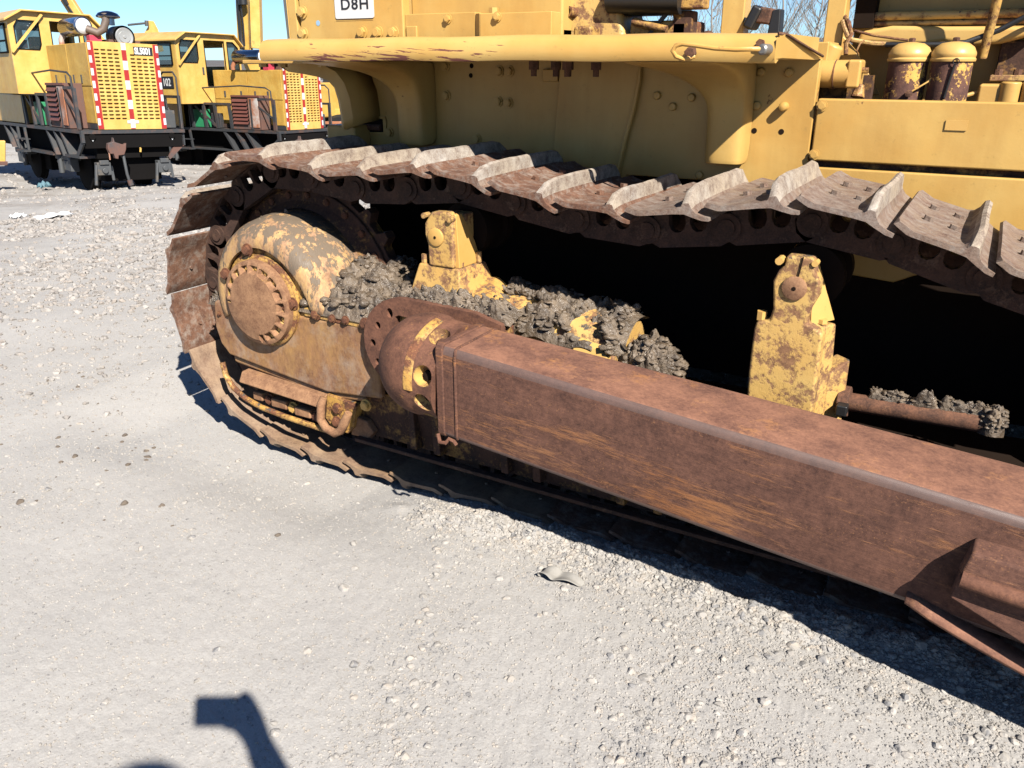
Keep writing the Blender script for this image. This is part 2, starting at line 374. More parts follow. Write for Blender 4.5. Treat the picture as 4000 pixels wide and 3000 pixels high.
# ---- sprocket
sp = MB(); scx, scz = -2.225, .56
outl = []
for i in range(26):
    for da, rr in ((-.28, .415), (-.12, .452), (.12, .452), (.28, .415)):
        t = 2 * math.pi * (i + .5 + da) / 26; outl.append((scx + rr * math.cos(t), scz + rr * math.sin(t)))
sp.prism(outl, 2.325, 2.375)
sp.lathe((scx, 2.325, scz), (0, -1, 0), [(.40, 0), (.40, .012), (.355, .016), (.34, .03), (.25, .075)], 48, False, True)
spo = sp.build('sprocket', M['darkplate'], dz, bevel=.004)
bolts(BR, spo, circ(scx, scz, .375, 25)[:-1], 2.315, 1.05)
MB().lathe((.66, 2.27, .455), (0, 1, 0), [(.05, -.02), (.30, 0), (.335, .0), (.335, .03), (.30, .04), (.30, .12), (.335, .13), (.335, .16), (.1, .17)], 48).build('front_idler', M['darkplate'], dz)

ft = MB().prism(J, 4.2, 4.76).build('far_track', M['chain'], dz, bevel=.01)
# ---- roller frame behind everything
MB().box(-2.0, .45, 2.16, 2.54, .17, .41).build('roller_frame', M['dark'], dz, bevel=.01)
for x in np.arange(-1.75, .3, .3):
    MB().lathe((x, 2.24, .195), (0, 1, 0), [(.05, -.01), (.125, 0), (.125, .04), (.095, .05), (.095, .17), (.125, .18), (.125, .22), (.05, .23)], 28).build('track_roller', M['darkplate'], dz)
# outer roller guard under the arm
gd = MB(); gd.prism([(-2.47, .30), (-2.43, .215), (-2.36, .165), (-2.23, .14), (-1.98, .127), (-1.3, .118), (.3, .105), (.42, .22), (.3, .40), (-1.70, .40), (-1.72, .30)], 2.115, 2.14)
gd = gd.build('roller_guard', M['darkplate'], dz, bevel=.004)
ribs = [-1.60, -1.50, -1.23, -1.11, -.82, -.70, -.41, -.29]
for x in ribs:
    MB().hexa([(x, 2.075, .135), (x + .028, 2.075, .135), (x + .028, 2.115, .13), (x, 2.115, .13), (x - .03, 2.105, .34), (x - .008, 2.105, .34), (x - .008, 2.116, .34), (x - .03, 2.116, .34)]).build('rib', M['darkplate'], gd, bevel=.003)
MB().beam((-1.84, 2.075, .118), (.33, 2.075, .10), .03, .014).build('guard_edge', M['chain'], gd, bevel=.003)
for x in (-1.36, -.97, -.56):
    MB().lathe((x, 2.115, .25), (0, -1, 0), [(.055, 0), (.055, .012), (.05, .02), (.03, .02), (.027, .012)], 24, False).build('roller_cap', M['darkplate'], gd)
for x, z in ((-1.76, .29), (-1.42, .33), (-1.2, .30), (-.9, .30)): inst(BR, 'bolt', gd, (x, 2.113, z), None, 1.3)

# ---- big rusty side guard at the final drive
g = MB(); poly = [(-2.505, .545), (-2.47, .555), (-2.06, .552), (-1.72, .558), (-1.71, .30), (-1.78, .292), (-1.96, .275), (-2.20, .302), (-2.38, .325), (-2.455, .335), (-2.495, .375), (-2.515, .44)]
g.prism(poly, 2.068, 2.10)
g.prism([(-2.455, .333), (-2.38, .323), (-2.20, .300), (-1.96, .273), (-1.80, .288), (-1.80, .265), (-1.97, .245), (-2.2, .272), (-2.38, .292), (-2.45, .30)], 2.084, 2.11)
guard = g.build('side_guard', M['guard'], dz, bevel=.012, seg=3)
MB().box(-2.51, -2.44, 2.10, 2.28, .38, .56).build('guard_end', M['guard'], guard, bevel=.02)
# lower skirt pieces
MB().hexa([(-2.385, 2.035, .245), (-1.985, 2.035, .222), (-1.985, 2.115, .205), (-2.385, 2.115, .218), (-2.39, 2.06, .282), (-1.965, 2.06, .262), (-1.965, 2.115, .268), (-2.39, 2.115, .285)]).build('skirt_bar', M['cap'], guard, bevel=.006)
MB().tube([(-2.49, 2.06, .30), (-2.475, 2.055, .25), (-2.44, 2.055, .205), (-2.38, 2.055, .172), (-2.30, 2.055, .152), (-2.18, 2.055, .139), (-1.97, 2.055, .128)], .011, 10).build('guide_rail', M['yel_worn'], guard)
MB().prism([(-1.965, .27), (-1.985, .17), (-1.95, .132), (-1.88, .128), (-1.85, .16), (-1.83, .25)], 2.07, 2.112).build('clamp_plate', M['yel_worn'], guard, bevel=.004)
MB().tube([(-1.962, 2.05, .265), (-1.968, 2.04, .24), (-1.978, 2.04, .175), (-1.955, 2.04, .145), (-1.915, 2.04, .135), (-1.885, 2.04, .152), (-1.866, 2.04, .185), (-1.845, 2.045, .228)], .016, 12, [.013, .016, .016, .016, .016, .016, .018, .014]).build('clamp', M['cap'], guard)
bolts(BR, guard, [(-1.917, .222), (-1.925, .168)], 2.07, 1.25)
MB().prism([(-1.86, .20), (-1.80, .19), (-1.77, .15), (-1.80, .118), (-1.88, .118)], 2.085, 2.115).build('clamp_plate', M['cap'], guard, bevel=.006)
for x0, x1, z in ((-2.36, -2.31, .185), (-2.265, -2.185, .175), (-2.145, -2.065, .165), (-2.03, -2.0, .16)):
    MB().box(x0, x1, 2.075, 2.115, z - .022, z + .014).build('wear_block', M['cap'], guard, bevel=.006)
for x, z in ((-2.375, .228), (-2.288, .172), (-2.166, .163), (-2.047, .153)): inst(BY if x > -2.2 and x < -2.1 else BR, 'bolt', guard, (x, 2.098, z), None, 1.35)
inst(BY, 'bolt', guard, (-1.78, 2.068, .265), None, 1.3); inst(BR, 'bolt', guard, (-2.475, 2.066, .50), None, .6)

# ---- final drive: hump cover, cap
def hump_rows():
    prof = [(.183, 2.066), (.186, 2.055), (.205, 2.052), (.232, 2.062), (.256, 2.088), (.272, 2.125), (.284, 2.20), (.289, 2.33)]
    rows = []
    for rr, y in prof:
        row = []
        for i in range(41):
            t = R(203 - 205 * i / 40); k = 1 + .06 * max(0, math.cos(t - R(75)))
            # right-hand end runs out into a broad apron
            ap = max(0, (i - 27) / 13.); r2 = rr * k + ap * ap * .05
            x = -2.228 + r2 * math.cos(t); z = .585 + r2 * math.sin(t)
            row.append((x, y, z))
        rows.append(row)
    return rows
hb = MB().grid(hump_rows())
hump = hb.build('final_drive_cover', M['hump'], dz, ang=50)
sol = hump.modifiers.new('thick', 'SOLIDIFY'); sol.thickness = .012; sol.offset = -1
MB().lathe((-2.228, 2.31, .585), (0, -1, 0), [(.27, 0), (.27, .17), (.19, .235)], 40, False).build('drive_housing', M['yel_worn'], dz)
bolts(BR, hump, [(-2.392, .668), (-2.265, .772), (-2.07, .60)], 2.052, 1.35)
cp = MB(); c0 = (-2.228, 2.075, .585)
cp.lathe(c0, (0, -1, 0), [(.170, 0), (.170, .018), (.160, .024), (.154, .024)], 64, False, False)
capring = cp.build('bearing_ring', M['yel_worn'], dz)
cf = MB(); prof = []
NA = 17
# scalloped cap: pockets round the rim between raised fingers
rows = []
rad = [.157, .156, .149, .140, .137, .119, .113, .08, .04, .001]
for ri, rr in enumerate(rad):
    row = []
    for i in range(NA * 12 + 1):
        t = 2 * math.pi * i / (NA * 12); ph = (i % 12) / 12.
        finger = max(0, 1 - abs(ph - .5) / .20); finger = min(1, finger * 1.6)
        hbase = [.024, .046, .050, .050, .034, .036, .063, .066, .067, .0675][ri]
        hf = [.024, .046, .051, .055, .058, .061, .063, .066, .067, .0675][ri]
        a_ = math.degrees(t) % 360
        h = hbase + (hf - hbase) * (finger if not (185 < a_ < 275) else 1)
        row.append((-2.228 + rr * math.cos(t), 2.075 - h, .585 + rr * math.sin(t)))
    rows.append(row)
cf.grid(rows); ncf = len(rows[0]) - 1
cf.mi = [1 if (r_ in (3, 4) and not (.30 < ((c_ % 12) + .5) / 12. < .70 or 185 < c_ / ncf * 360 < 275)) else 0 for r_ in range(len(rows) - 1) for c_ in range(ncf)]
capo = cf.build('bearing_cap', [M['cap'], M['yel_patch']], dz, ang=30)
for i in range(NA):
    t = 2 * math.pi * i / NA; a_ = math.degrees(t)
    if 190 < a_ < 275: continue
    inst(BR if random.random() < .5 else BY, 'bolt', capo, (-2.228 + .128 * math.cos(t), 2.041, .585 + .128 * math.sin(t)), None, .62)

# ---- shelf between hump and trunnion
sh = MB(); sh.hexa([(-2.04, 2.066, .552), (-1.70, 2.066, .546), (-1.70, 2.45, .56), (-2.06, 2.45, .57), (-2.04, 2.066, .592), (-1.70, 2.066, .586), (-1.70, 2.45, .66), (-2.06, 2.45, .66)])
shelf = sh.build('frame_shelf', M['yel_worn'], dz, bevel=.008)
bolts(BR, shelf, [(-1.975, .572), (-1.755, .572)], 2.064, 1.2)
bolts(BR, shelf, [(-1.90, .568), (-1.84, .572)], 2.062, .9)

# ---- trunnion disc plate
outer = circ(-1.565, .53, .172, 22, 285, 92, .165) if False else [(-1.565 + .172 * math.cos(R(a)), .53 + .163 * math.sin(R(a))) for a in range(92, 290, 9)] + [(-1.25, .36), (-1.2, .40), (-1.2, .66), (-1.30, .685)]
hol = [circ(px, pz, r_, 14, rz=r2_) for px, pz, r_, r2_ in ((-1.622, .637, .013, .017), (-1.674, .587, .011, .013), (-1.700, .522, .012, .013), (-1.684, .457, .011, .013))]
hol.append([(-1.60, .628), (-1.585, .635), (-1.50, .628), (-1.46, .60), (-1.46, .45), (-1.52, .43), (-1.6, .46), (-1.612, .54)])
tp = MB().holes(outer, hol, 2.03, 2.055)
tp = tp.build('trunnion_plate', M['rust'], dz, bevel=.003)
MB().prism([(-1.55 + .163 * math.cos(R(a)), .52 + .16 * math.sin(R(a))) for a in range(95, 290, 10)] + [(-1.2, .37), (-1.2, .64)], 2.062, 2.11).build('backing_plate', M['yel_worn'], tp, bevel=.003)
# cast block below the first roller bracket
MB().hexa([(-1.66, 2.07, .55), (-1.22, 2.07, .50), (-1.16, 2.40, .50), (-1.68, 2.40, .55), (-1.63, 2.075, .675), (-1.26, 2.075, .665), (-1.35, 2.28, .745), (-1.60, 2.28, .73)]).build('cast_block', M['yel_patch'], dz, bevel=.02, seg=3)

# ---- push arm
def arm_sec(x):
    t = (x + 1.24) / 1.42
    zt = .665 - .0885 * (x + 1.24); zb = .388 - .098 * (x + 1.24)
    y0 = 1.772 - .005 * t; y1 = 2.0 + .04 * min(t, 1.6)
    r = .016
    pts = []
    for cy, cz, a0 in ((y0 + r, zb + r, 270), (y0 + r, zt - r * 1.5, 180), (y1 - r, zt - r, 90), (y1 - r, zb + r, 0)):
        for j in range(5):
            a = R(a0 - 22.5 * j); rz = r * (1.5 if a0 == 180 else 1)
            pts.append((x, cy + r * math.cos(a), cz + rz * math.sin(a)))
    return pts
am = MB(); xs = np.linspace(-1.24, 1.35, 60); rows = [arm_sec(float(x)) for x in xs]; n_ = len(rows[0])
vs = [p for r in rows for p in r]; fs = []; mi = []
for k in range(len(rows) - 1):
    for i in range(n_):
        j = (i + 1) % n_; fs.append((k * n_ + i, k * n_ + j, (k + 1) * n_ + j, (k + 1) * n_ + i)); mi.append(1 if 8 <= i <= 10 else (2 if i in (0, 1, 2, 3, 5, 6, 7) else 0))
fs += [tuple(range(n_)), tuple(range((len(rows) - 1) * n_, len(rows) * n_))[::-1]]; mi += [0, 0]
am.add(vs, fs); am.mi = mi
arm = am.build('push_arm', [M['arm'], M['armtop'], M['arm_edge']], dz, ang=50)
# end plate with weld bead and a little kinked corner
ep = MB(); sec = arm_sec(-1.26); ins = [(-1.262, p[1] - .004 if p[1] < 1.85 else p[1] + .004, p[2] + (.004 if p[2] > .5 else -.004)) for p in sec]
e2 = [(-1.236, p[1], p[2]) for p in ins]
ep.add(ins + e2, [tuple(range(20))[::-1], tuple(range(20, 40))] + [(i, (i + 1) % 20, 20 + (i + 1) % 20, 20 + i) for i in range(20)])
ep.build('end_plate', M['arm'], arm, bevel=.005)
s1 = arm_sec(-1.195); MB().tube([(p[0] + random.uniform(-.002, .002), p[1] - .001, p[2]) for p in s1[2:13]], .0045, 7).build('weld_seam', M['arm'], arm)
MB().tube([(-1.258, 1.765, .395), (-1.245, 1.755, .376), (-1.225, 1.755, .378), (-1.215, 1.758, .392), (-1.198, 1.758, .388), (-1.192, 1.76, .378)], .006, 7).build('weld_hook', M['rust'], arm)
# ball socket on the arm end
bc = Vector((-1.375, 1.905, .545)); ax = Vector((-1, .03, .09)).normalized()
prof = [(.157 * math.sin(R(a)), .157 * math.cos(R(a))) for a in range(0, 91, 6)][::-1]
prof = [(.150, -.112), (.150, -.030), (.1535, -.024), (.157, -.012)] + prof
prof[-1] = (.001, .157)
sk = MB().lathe(bc, ax, prof, 56, True, True)
sock = sk.build('ball_socket', M['rust'], arm, ang=45, origin=bc)
# bright worn groove and bolt recesses
e1 = ax.orthogonal().normalized(); e1 = (Vector((0, 0, 1)) - ax * ax.z).normalized(); e2 = ax.cross(e1)
if e2.y > 0: e2 = -e2
def onsock(ang, h, r): return bc + ax * h + e1 * (r * math.cos(R(ang))) + e2 * (r * math.sin(R(ang)))
gr = MB()
rw = [[onsock(a, h - .010 * abs(math.sin(R((a - 60) * 1.1))), r) for a in range(4, 104, 5)] for h, r in ((-.040, .151), (-.036, .1545), (-.020, .1565), (-.012, .1575), (-.010, .156))]
gr.grid([[tuple(q) for q in r] for r in rw]); gr.build('scraped_band', M['yel_worn'], sock)
sock.data.materials.append(M['yel_patch']); cuts = MB()
for a in (28, 78, 112, 146):
    q = onsock(a, -.078, .149); nn_ = (q - (bc + ax * -.078)).normalized()
    cuts.lathe(q - nn_ * .035 - bc, nn_, [(.020, 0), (.026, .012), (.036, .05), (.040, .08)], 28)
ct = bpy.data.objects.new('cut', cuts.mesh('cut', M['yel_patch'])); COL.objects.link(ct); ct.location = bc
mo = sock.modifiers.new('b', 'BOOLEAN'); mo.operation = 'DIFFERENCE'; mo.object = ct; mo.solver = 'EXACT'; mo.material_mode = 'TRANSFER'
bpy.context.view_layer.update()
me2 = bpy.data.meshes.new_from_object(sock.evaluated_get(bpy.context.evaluated_depsgraph_get()))
sock.modifiers.clear(); sock.data = me2; bpy.data.objects.remove(ct)
me2.set_sharp_from_angle(angle=R(40))
for a in (28, 78, 112, 146):
    q = onsock(a, -.078, .149); nn_ = (q - (bc + ax * -.078)).normalized()
    MB().lathe(q - nn_ * .034, nn_, [(.016, 0), (.016, .010), (.012, .012)], 6, False).build('recess_bolt', M['dark'] if a != 28 else M['pipe'], sock)
# trunnion ball stub to the frame
MB().cyl((-1.40, 1.93, .545), (-1.40, 2.12, .545), .10, .115, 32).build('trunnion', M['dark'], dz)

# strut bracket near the right edge of the photo
bk = MB()
bk.hexa([(.092, 1.700, .415), (.60, 1.69, .375), (.60, 1.77, .33), (.088, 1.77, .385), (.104, 1.715, .462), (.60, 1.70, .435), (.60, 1.77, .445), (.107, 1.77, .475)])
br = bk.build('strut_bracket', M['arm'], arm, bevel=.008)
MB().tube([(.096, 1.702, .405), (.2, 1.695, .397), (.62, 1.68, .36)], .018, 12).build('bracket_bar', M['rust'], br)
MB().hexa([(.085, 1.715, .345), (.60, 1.66, .16), (.60, 1.68, .15), (.085, 1.768, .335), (.094, 1.715, .400), (.60, 1.69, .36), (.60, 1.765, .36), (.094, 1.768, .40)]).build('bracket_web', M['arm'], br, bevel=.004)
gp = MB(); rows = [[], []]
for i in range(13):
    t = i / 12; x = .005 + .62 * t; z = .290 - .165 * t - .03 * t * (1 - t); rows[0].append((x, 1.768, z + .012)); rows[1].append((x, 1.75 - .045 * math.sqrt(t), z - .008))
gp.grid(rows); g_ = gp.build('bracket_rib', M['armtop'], br); q = g_.modifiers.new('t', 'SOLIDIFY'); q.thickness = .010

# ---- carrier roller brackets
def hexz(m, p, r, h): m.cyl(p, (p[0], p[1], p[2] + h), r, n=6)
# first
b = MB()
b.hexa([(-1.59, 2.105, .700), (-1.395, 2.105, .69), (-1.36, 2.29, .69), (-1.60, 2.29, .70), (-1.562, 2.12, .792), (-1.408, 2.12, .788), (-1.40, 2.27, .788), (-1.562, 2.27, .792)])
b1 = b.build('roller_bracket', M['yel_patch'], dz, bevel=.006)
post = [(-1.520, .788), (-1.522, .86), (-1.532, .89), (-1.530, .925), (-1.505, .962), (-1.438, .966), (-1.424, .945), (-1.424, .788)]
MB().prism(post, 2.115, 2.165).build('bracket_post', M['yel_patch'], b1, bevel=.008)
w = MB(); w.add([(-1.43, 2.13, .788), (-1.43, 2.26, .788), (-1.43, 2.235, .86), (-1.43, 2.165, .96), (-1.43, 2.13, .96), (-1.41, 2.13, .788), (-1.41, 2.26, .788), (-1.415, 2.23, .86), (-1.42, 2.165, .955), (-1.42, 2.13, .955)],
      [(0, 1, 2, 3, 4), (9, 8, 7, 6, 5), (0, 5, 6, 1), (1, 6, 7, 2), (2, 7, 8, 3), (3, 8, 9, 4), (4, 9, 5, 0)])
w.build('bracket_web', M['yel'], b1, bevel=.003)
MB().prism([(-1.515, .79), (-1.43, .79), (-1.43, .95), (-1.50, .95)], 2.20, 2.25).build('bracket_post', M['yel_patch'], b1, bevel=.006)
MB().lathe((-1.487, 2.116, .884), (0, -1, 0), [(.029, 0), (.029, .006), (.025, .008)], 26, False).build('hub_cap', M['yel'], b1, bevel=.001)
MB().lathe((-1.487, 2.107, .884), (0, -1, 0), [(.005, 0), (.004, .001)], 10, False).build('hub_hole', M['dark'], b1)
for p_, r_, h_ in (((-1.548, 2.135, .79), .011, .03), ((-1.42, 2.15, .79), .012, .014), ((-1.405, 2.235, .79), .011, .035)):
    hx = MB(); hexz(hx, p_, r_, h_); hx.build('nut', M['yel_patch'], b1)
for a_, b_, r_ in (((-1.53, 2.11, .948), (-1.53, 2.14, .948), .009), ((-1.43, 2.105, .945), (-1.43, 2.14, .945), .010)):
    MB().cyl(a_, b_, r_, n=10).build('clamp_bolt', M['yel_patch'], b1)
# second
b = MB()
b.prism([(-.470, .50), (-.476, .62), (-.474, .74), (-.470, .762), (-.438, .770), (-.432, .80), (-.436, .84), (-.440, .875), (-.428, .905), (-.416, .918), (-.414, .945), (-.346, .945), (-.340, .915), (-.324, .885), (-.324, .85), (-.338, .815), (-.342, .775), (-.318, .766), (-.300, .755), (-.298, .50)], 2.115, 2.165)
b2 = b.build('roller_bracket', M['yel_patch'], dz, bevel=.009, seg=3)
w = MB(); w.hexa([(-.315, 2.135, .50), (-.27, 2.23, .50), (-.43, 2.24, .50), (-.45, 2.15, .50), (-.315, 2.135, .762), (-.282, 2.21, .762), (-.43, 2.22, .762), (-.45, 2.15, .762)])
w.build('bracket_body', M['yel_patch'], b2, bevel=.008)
w = MB(); w.add([(-.335, 2.14, .765), (-.29, 2.22, .765), (-.315, 2.20, .84), (-.342, 2.165, .93), (-.35, 2.14, .93), (-.35, 2.15, .765), (-.305, 2.24, .765), (-.33, 2.215, .84), (-.352, 2.18, .93), (-.36, 2.15, .93)],
      [(0, 1, 2, 3, 4), (9, 8, 7, 6, 5), (0, 5, 6, 1), (1, 6, 7, 2), (2, 7, 8, 3), (3, 8, 9, 4), (4, 9, 5, 0)])
w.build('bracket_web', M['yel'], b2, bevel=.003)
MB().hexa([(-.285, 2.20, .47), (-.235, 2.235, .47), (-.28, 2.27, .47), (-.31, 2.24, .47), (-.285, 2.20, .62), (-.238, 2.235, .66), (-.28, 2.27, .66), (-.31, 2.24, .64)]).build('side_lug', M['yel_patch'], b2, bevel=.005)
MB().lathe((-.384, 2.116, .864), (0, -1, 0), [(.031, 0), (.031, .007), (.028, .009)], 28, False).build('hub_cap', M['cap'], b2)
MB().lathe((-.384, 2.106, .864), (0, -1, 0), [(.0055, 0), (.004, .001)], 10, False).build('hub_hole', M['dark'], b2)
for p_, r_, h_ in (((-.462, 2.14, .762), .014, .024), ((-.315, 2.175, .765), .014, .012)):
    hx = MB(); hexz(hx, p_, r_, h_); hx.build('nut', M['yel'], b2)
for a_, b_, r_ in (((-.428, 2.105, .93), (-.428, 2.14, .93), .010), ((-.342, 2.11, .932), (-.342, 2.14, .932), .008)):
    MB().cyl(a_, b_, r_, n=10).build('clamp_bolt', M['yel'], b2)
MB().beam((-.378, 2.1135, .895), (-.372, 2.1135, .945), .004, .003).build('clamp_slit', M['dark'], b2)
for x, z in ((-1.475, .885), (-.375, .862)):
    MB().lathe((x, 2.25, z), (0, 1, 0), [(.03, -.06), (.04, 0), (.088, .01), (.088, .05), (.072, .055), (.072, .14), (.088, .145), (.088, .18), (.04, .2)], 32).build('carrier_roller', M['dark'], dz)

# ---- recoil housing, small pipe
MB().cyl((-1.34, 2.32, .56), (-.89, 2.30, .53), .135, .125, 28).build('recoil_housing', M['yel_patch'], dz, bevel=.01)
MB().hexa([(-1.05, 2.12, .46), (-.90, 2.12, .44), (-.88, 2.3, .44), (-1.05, 2.3, .46), (-1.02, 2.17, .60), (-.91, 2.17, .585), (-.89, 2.25, .60), (-1.0, 2.25, .62)]).build('housing_lug', M['yel'], dz, bevel=.006)
MB().cyl((-.26, 2.25, .534), (.11, 2.25, .543), .025, n=24).build('grease_pipe', M['pipe'], dz)
MB().cyl((-.255, 2.25, .534), (-.225, 2.25, .535), .042, n=24).build('pipe_collar', M['pipe'], dz, bevel=.003)
MB().box(-.25, -.222, 2.18, 2.215, .515, .545).build('pipe_clip', M['black'], dz, bevel=.004)

# ---- hull
hl = MB(); hl.prism([(-2.34, 1.43), (-2.345, 1.00), (-2.1, .98), (-1.10, .985), (-1.09, 1.036), (-.865, 1.036), (-.605, 1.036), (-.50, 1.045), (-.50, 1.407), (-.55, 1.412)], 2.70, 2.74)
hull = hl.build('side_plate', M['yel_hull'], dz, bevel=.004)
MB().box(-2.30, 1.7, 2.78, 4.05, .35, 1.06).build('lower_hull', M['dark'], dz, bevel=.01)  # colour carries dark grime plus the painted-in shade behind the track
MB().box(-.497, 1.7, 2.706, 2.77, .86, 1.098).build('lower_frame', M['yel_hull'], dz, bevel=.006)
MB().prism([(-.5, .80), (-.2, .78), (-.12, .82), (.3, .79), (1.5, .80), (1.5, .84), (-.5, .86)], 2.66, 2.705).build('frame_flange', M['yel_hull'], dz, bevel=.005)
pnl = MB().box(-.493, 1.7, 2.698, 2.73, 1.118, 1.297).build('engine_side_panel', M['yel_hull'], dz, bevel=.006, seg=3)
tp_ = MB().box(-.14, -.085, 2.694, 2.697, 1.22, 1.247).build('name_tag', M['yel'], pnl)
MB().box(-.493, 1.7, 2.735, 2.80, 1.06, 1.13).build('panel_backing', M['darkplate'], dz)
bolts(BB, hull, [(-1.829, 1.382), (-1.829, 1.28), (-1.598, 1.367), (-1.556, 1.367), (-1.604, 1.264), (-1.561, 1.261), (-1.897, 1.134), (-1.697, 1.13), (-2.105, 1.138), (-2.228, 1.082), (-2.299, 1.146), (-2.228, 1.285), (-2.213, 1.37), (-2.245, 1.33)], 2.699, 1.15)
bolts(CY, hull, [(-.997, 1.296), (-.941, 1.263), (-.881, 1.292), (-.668, 1.37), (-.586, 1.369), (-.671, 1.273), (-.834, 1.053)], 2.70, .95)
inst(CY, 'bolt', hull, (-.588, 2.70, 1.272), None, 1.0).scale = (1, 2.2, 1)
for x, z in ((-.672, 1.198), (-.589, 1.198), (-1.715, 1.385), (-1.719, 1.352)):
    MB().lathe((x, 2.6995, z), (0, -1, 0), [(.0085, 0), (.0085, .0005)], 16, False).build('bolt_hole', M['dark'], hull)
MB().box(-.562, -.54, 2.6975, 2.70, 1.056, 1.066).build('bolt_hole', M['dark'], hull)
bolts(BB, pnl, [(-.478, 1.277), (-.482, 1.136)], 2.695, .95)
sl = MB().holes([(-2.245, 1.195), (-2.12, 1.198), (-2.115, 1.185), (-2.118, 1.13), (-2.245, 1.125), (-2.25, 1.14)], [[(-2.237, 1.187), (-2.13, 1.189), (-2.13, 1.138), (-2.237, 1.134)]], 2.692, 2.70).build('access_slot', M['yel_hull'], hull)
MB().box(-2.236, -2.131, 2.695, 2.699, 1.136, 1.187).build('slot_opening', M['dark'], sl)
MB().cyl((-2.22, 2.69, 1.155), (-2.14, 2.69, 1.155), .012, n=12).build('slot_pin', M['pipe'], sl)
MB().hexa([(-1.378, 2.685, 1.0), (-1.12, 2.685, 1.0), (-1.12, 2.702, 1.0), (-1.378, 2.702, 1.0), (-1.345, 2.68, 1.40), (-1.055, 2.68, 1.40), (-1.055, 2.702, 1.40), (-1.345, 2.702, 1.40)]).build('overlap_plate', M['yel_hull'], hull, bevel=.003)
MB().tube([(-1.062, 2.69, 1.40), (-1.06, 2.685, 1.34), (-1.075, 2.685, 1.25), (-1.10, 2.685, 1.15), (-1.125, 2.685, 1.03)], .009, 8).build('conduit', M['yel_hull'], hull)
MB().box(-1.415, -1.355, 2.68, 2.702, 1.335, 1.375).build('small_box', M['yel_hull'], hull, bevel=.004)
MB().prism([(-2.34, 1.42), (-2.32, 1.05), (-2.27, 1.05), (-2.27, 1.42)], 2.69, 2.70).build('edge_plate', M['yel_hull'], hull, bevel=.002)
for x, y_, z in ((-1.35, 2.5, 1.40), (-1.26, 2.48, 1.40), (-1.235, 2.52, 1.4), (-1.21, 2.46, 1.40), (-1.13, 2.5, 1.40)):
    k = MB(); k.cyl((x, y_, 1.402), (x, y_, 1.375), .017, n=6); k.cyl((x, y_, 1.375), (x, y_, 1.355), .01, n=10); k.build('bolt', M['pipe'], hull)

# ---- fender (rolled edge towards the viewer)
fe = MB(); rows = []
fpro = [(2.72, 1.412), (2.45, 1.412), (2.24, 1.410), (2.212, 1.400), (2.198, 1.402), (2.192, 1.414), (2.193, 1.432), (2.198, 1.450), (2.212, 1.464), (2.235, 1.470), (2.45, 1.470), (2.72, 1.470)]
xs = list(np.linspace(-2.25, -.515, 50))
for x in xs:
    row = []
    for y, z in fpro:
        zz = z - (.006 * max(0, (x + 1.1)) if x > -1.1 else 0)
        xx = x
        row.append((xx, y + .0015 * math.sin(x * 9), zz + .0015 * math.sin(x * 14)))
    rows.append(row)
# rear end is rounded, front end slants down to the hull
fe.grid(rows); n_ = len(fpro)
fe.f += [tuple(range(n_)), tuple(range((len(xs) - 1) * n_, len(xs) * n_))[::-1]]; fe.mi += [0, 0]
fender = fe.build('fender', M['yel_fender'], dz, ang=40)
fr_ = MB(); fr_.add([(-.515, 2.194, 1.452), (-.50, 2.215, 1.462), (-.502, 2.70, 1.418), (-.56, 2.70, 1.418), (-.516, 2.194, 1.405), (-.51, 2.25, 1.408), (-.505, 2.70, 1.404), (-.56, 2.70, 1.404)], [(0, 1, 2, 3), (7, 6, 5, 4), (0, 4, 5, 1), (1, 5, 6, 2), (2, 6, 7, 3), (3, 7, 4, 0)])
fr_.build('fender_end', M['yel_fender'], fender)
MB().tube([(-.515, 2.205, 1.463), (-.50, 2.22, 1.462), (-.497, 2.45, 1.438), (-.495, 2.70, 1.414)], .004, 6).build('end_lip', M['pipe'], fender)
# handle rod on the rolled edge
MB().tube([(-.715, 2.185, 1.412), (-.735, 2.165, 1.405), (-.752, 2.15, 1.412), (-.760, 2.145, 1.425), (-.752, 2.145, 1.437), (-.735, 2.145, 1.441), (-.70, 2.145, 1.437), (-.65, 2.145, 1.430), (-.60, 2.147, 1.427), (-.56, 2.15, 1.428), (-.545, 2.165, 1.428)], .0058, 10).build('grab_rod', M['bolt'], fender)
MB().lathe((-.532, 2.192, 1.427), (-.25, -1, 0), [(.013, 0), (.013, .03), (.009, .034)], 18, False).build('rod_end', M['steel'], fender)
MB().lathe((-.725, 2.196, 1.422), (0, -1, -.1), [(.014, 0), (.014, .025), (.009, .026)], 6, False).build('bolt', M['pipe'], fender)
MB().lathe((-.552, 2.196, 1.440), (0, -1, .1), [(.011, 0), (.011, .012)], 6, False).build('bolt', M['pipe'], fender)

def gusset(x0, x1, y_low, ytop, zl, name):
    rows = []
    path = [(y_low, zl), (y_low - .005, zl + .12), (y_low - .015, zl + .20), (y_low - .05, zl + .25), (y_low - .13, zl + .285), (ytop, 1.403)]
    for i, (y, z) in enumerate(path):
        fl = max(0, i - 2) * .055
        rows.append([(x0 - .010 - fl * 1.2, 2.70, z + .004), (x0 - .004 - fl, y + .035, z), (x0 + .012 - fl * .9, y + .006, z), (x0 + .03 - fl * .6, y, z), (x1 - .02, y, z), (x1 - .004, y + .01, z), (x1, y + .04, z), (x1 + .004, 2.70, z + .004)])
    m = MB().grid(rows); o = m.build(name, M['yel_hull'], hull, ang=50)
    q = o.modifiers.new('t', 'SOLIDIFY'); q.thickness = .008; o.modifiers.new('s', 'SUBSURF').levels = 2; o.modifiers['s'].render_levels = 2
    return o
gusset(-2.0, -1.885, 2.61, 2.25, 1.098, 'fender_gusset')
gusset(-.800, -.690, 2.62, 2.25, 1.094, 'fender_gusset')
